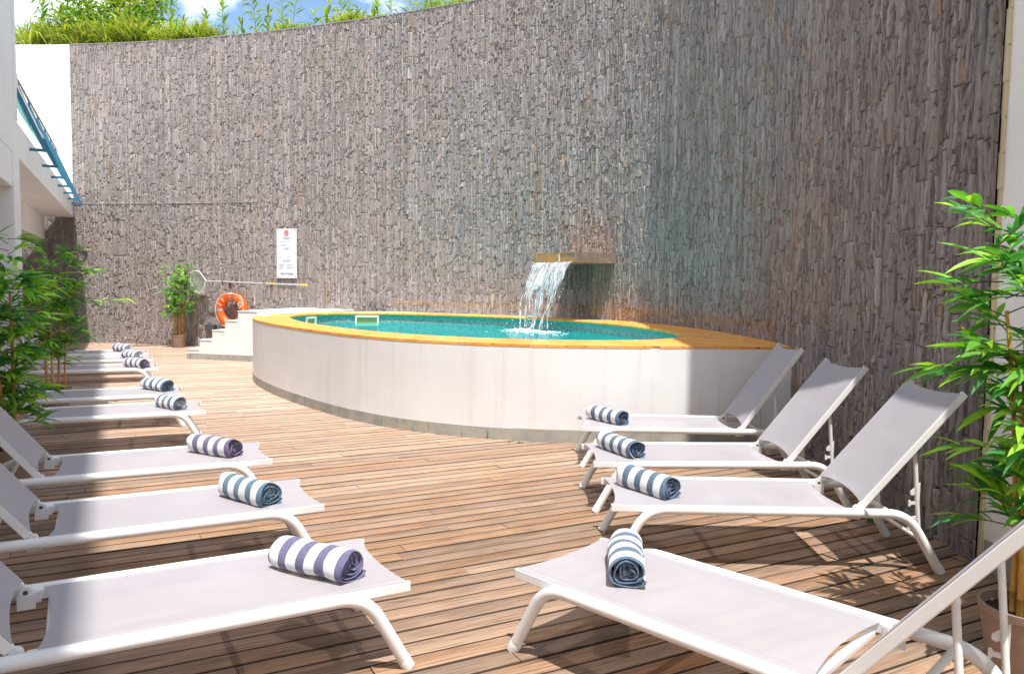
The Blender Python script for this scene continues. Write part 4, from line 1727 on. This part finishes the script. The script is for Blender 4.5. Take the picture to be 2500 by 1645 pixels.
# ------------------------------------------------------------------ planting on top of the wall
def reedcol(yel=.4):
    r_ = random.random()
    if r_ < yel:
        c = (.36, .36, .055)
    elif r_ < yel + .4:
        c = (.26, .36, .04)
    else:
        c = (.12, .26, .035)
    k = random.uniform(.75, 1.25)
    return tuple(q * k for q in c)
def cane_mesh(h, seed):
    random.seed(seed)
    m = MB()
    lx, ly = random.uniform(-.12, .12), random.uniform(-.1, .1)
    P = [Vector((lx * f * f * h, ly * f * f * h, f * h)) for f in np.linspace(0, 1, 9)]
    m.tube(P, [.012 * (1 - .75 * f) for f in np.linspace(0, 1, 9)], 6, True, False, (.20, .27, .05))
    nb = int(17 * h) + 7
    az0 = random.uniform(0, 2 * PI)
    for k in range(nb):
        f = .18 + .82 * k / nb
        i = min(7, int(f * 8))
        p = P[i].lerp(P[i + 1], f * 8 - i)
        az = az0 + (k % 2) * PI + random.uniform(-.35, .35)
        el = random.uniform(.5, 1.15) if f < .85 else random.uniform(.9, 1.4)
        d = Vector((math.cos(az) * math.cos(el), math.sin(az) * math.cos(el), math.sin(el)))
        leaf(m, p, d, random.uniform(.34, .62), random.uniform(.045, .075), reedcol(.15), random.uniform(.25, .75))
    return m.mesh('giant_reed', M['reed'], True, True)
protos = [cane_mesh(h, 40 + i) for i, h in enumerate((1.0, 1.35, 1.6, .8, 1.15, 1.85))]
def wall_top(x, back):
    s = WALL.s_at_x(x)
    p = WALL.at(s)
    t = WALL.tan(s)
    n = np.array([t[1], -t[0]])
    return p - n * (back + .3)
cane_at = [(-9.55, .3, 2, 1), (-9.2, .5, 1, .95), (-8.3, .3, 0, .85), (-8.05, .5, 3, .8), (-7.15, .25, 1, .8), (-6.75, .6, 3, .9), (-6.35, .3, 2, .95), (-6.2, .5, 0, .9), (-5.75, .4, 5, .85), (-5.45, .3, 1, .85),
           (-4.95, .5, 3, .9), (-4.6, .3, 0, .9), (-4.3, .6, 1, .8), (-3.95, .3, 2, .8), (-3.6, .5, 3, .9), (-3.3, .35, 0, .7), (-2.95, .3, 4, .7), (-2.6, .5, 3, .8), (-2.25, .3, 0, .6), (-1.9, .4, 3, .7), (-1.5, .3, 0, .6), (-1.1, .4, 1, .6),
           (-10.3, .3, 2, 1), (-10.7, .6, 5, .9), (-11.2, .4, 4, 1), (-11.6, .7, 1, 1), (-9.9, .8, 5, .95), (-10.05, .3, 4, .9), (-11.9, .3, 5, 1), (-11.0, .3, 2, 1.1), (-9.7, .3, 2, 1.0), (-9.35, .25, 5, .9), (-8.7, .3, 2, .85), (-7.6, .3, 4, .8)]
for i, (x, bk, pr, sc) in enumerate(cane_at):
    p = wall_top(x, bk)
    o = link('giant_reed', protos[pr])
    o.location = (p[0], p[1], 7.08)
    o.rotation_euler = (random.uniform(-.1, .1), random.uniform(-.1, .1), random.uniform(0, 6.28))
    o.scale = (sc, sc, sc)
    tag(o, 'green reed with long arching blades on the bank above the wall', 'reed', 'reeds above the slate wall')
# grasses : countless
random.seed(77)
gr = MB()
def tuft(x, bk, h, n):
    p = wall_top(x, bk)
    for k in range(n):
        az = random.uniform(0, 2 * PI)
        el = random.uniform(.7, 1.4)
        d = Vector((math.cos(az) * math.cos(el), math.sin(az) * math.cos(el), math.sin(el)))
        q = Vector((p[0] + random.uniform(-.12, .12), p[1] + random.uniform(-.12, .12), 7.08 + random.uniform(0, .35) * h))
        leaf(gr, q, d, h * random.uniform(.45, .95), random.uniform(.024, .044), reedcol(.5), random.uniform(.3, .8), seg=2)
x = -12.3
while x < -.9:
    if x < -9.0:
        h = 1.35
        nn = 6
    elif x < -7.3:
        h = 1.0
        nn = 5
    elif x < -3.6:
        h = .35 + .55 * abs(math.sin(x * 2.1) * math.sin(x * .83 + 1)) + random.uniform(0, .15)
        nn = 5
    else:
        h = random.choice((.45, .6, .8))
        nn = 5
    if x > -9 and math.sin(x * 3.1) + .6 * math.sin(x * 7.3) < -.35:
        nn = 1
        h *= .55
    for k in range(nn):
        tuft(x + random.uniform(-.1, .1), random.uniform(.02, 1.1) if x < -9 else random.uniform(-.1, .35), h * random.uniform(.75, 1.1), 26 if x < -9 else 16)
    x += .13
tag(gr.build('grass', M['reed'], None, True, True), kind='stuff')
# broadleaf tree at the left
tree = thing('broadleaf_tree', 'leafy green tree behind the white end of the wall', 'tree', (-10.9, 21.6, 7.15))
random.seed(5)
tm = MB()
tm.tube([(0, 0, 0), (.05, 0, 1.0), (.15, .1, 2.0), (.1, .1, 3.2)], [.13, .11, .08, .04], 10)
ends = []
for k in range(16):
    az = random.uniform(0, 2 * PI)
    z0 = random.uniform(.5, 2.4)
    L_ = random.uniform(.8, 1.7)
    e = Vector((math.cos(az) * L_, math.sin(az) * L_, z0 + random.uniform(.1, 1.0)))
    mid = Vector((.08, .05, z0)).lerp(e, .5) + Vector((0, 0, .12))
    tm.tube([Vector((.08, .05, z0)), mid, e], [.035, .022, .008], 6)
    ends += [mid, e, e.lerp(mid, .4)]
tm.build('trunk', M['bark'], tree, True)
cm_ = MB()
for e in ends:
    for k in range(100):
        off = Vector((random.gauss(0, .30), random.gauss(0, .28), random.gauss(0, .26)))
        d = Vector((random.uniform(-1, 1), random.uniform(-1, 1), random.uniform(-.6, .4)))
        cc = random.choice(((.16, .30, .03), (.10, .22, .03), (.06, .15, .025), (.24, .36, .05)))
        leaf(cm_, e + off, d, random.uniform(.10, .17), random.uniform(.06, .09), cc, .3, seg=2)
cm_.build('crown', M['reed'], tree, True, True)
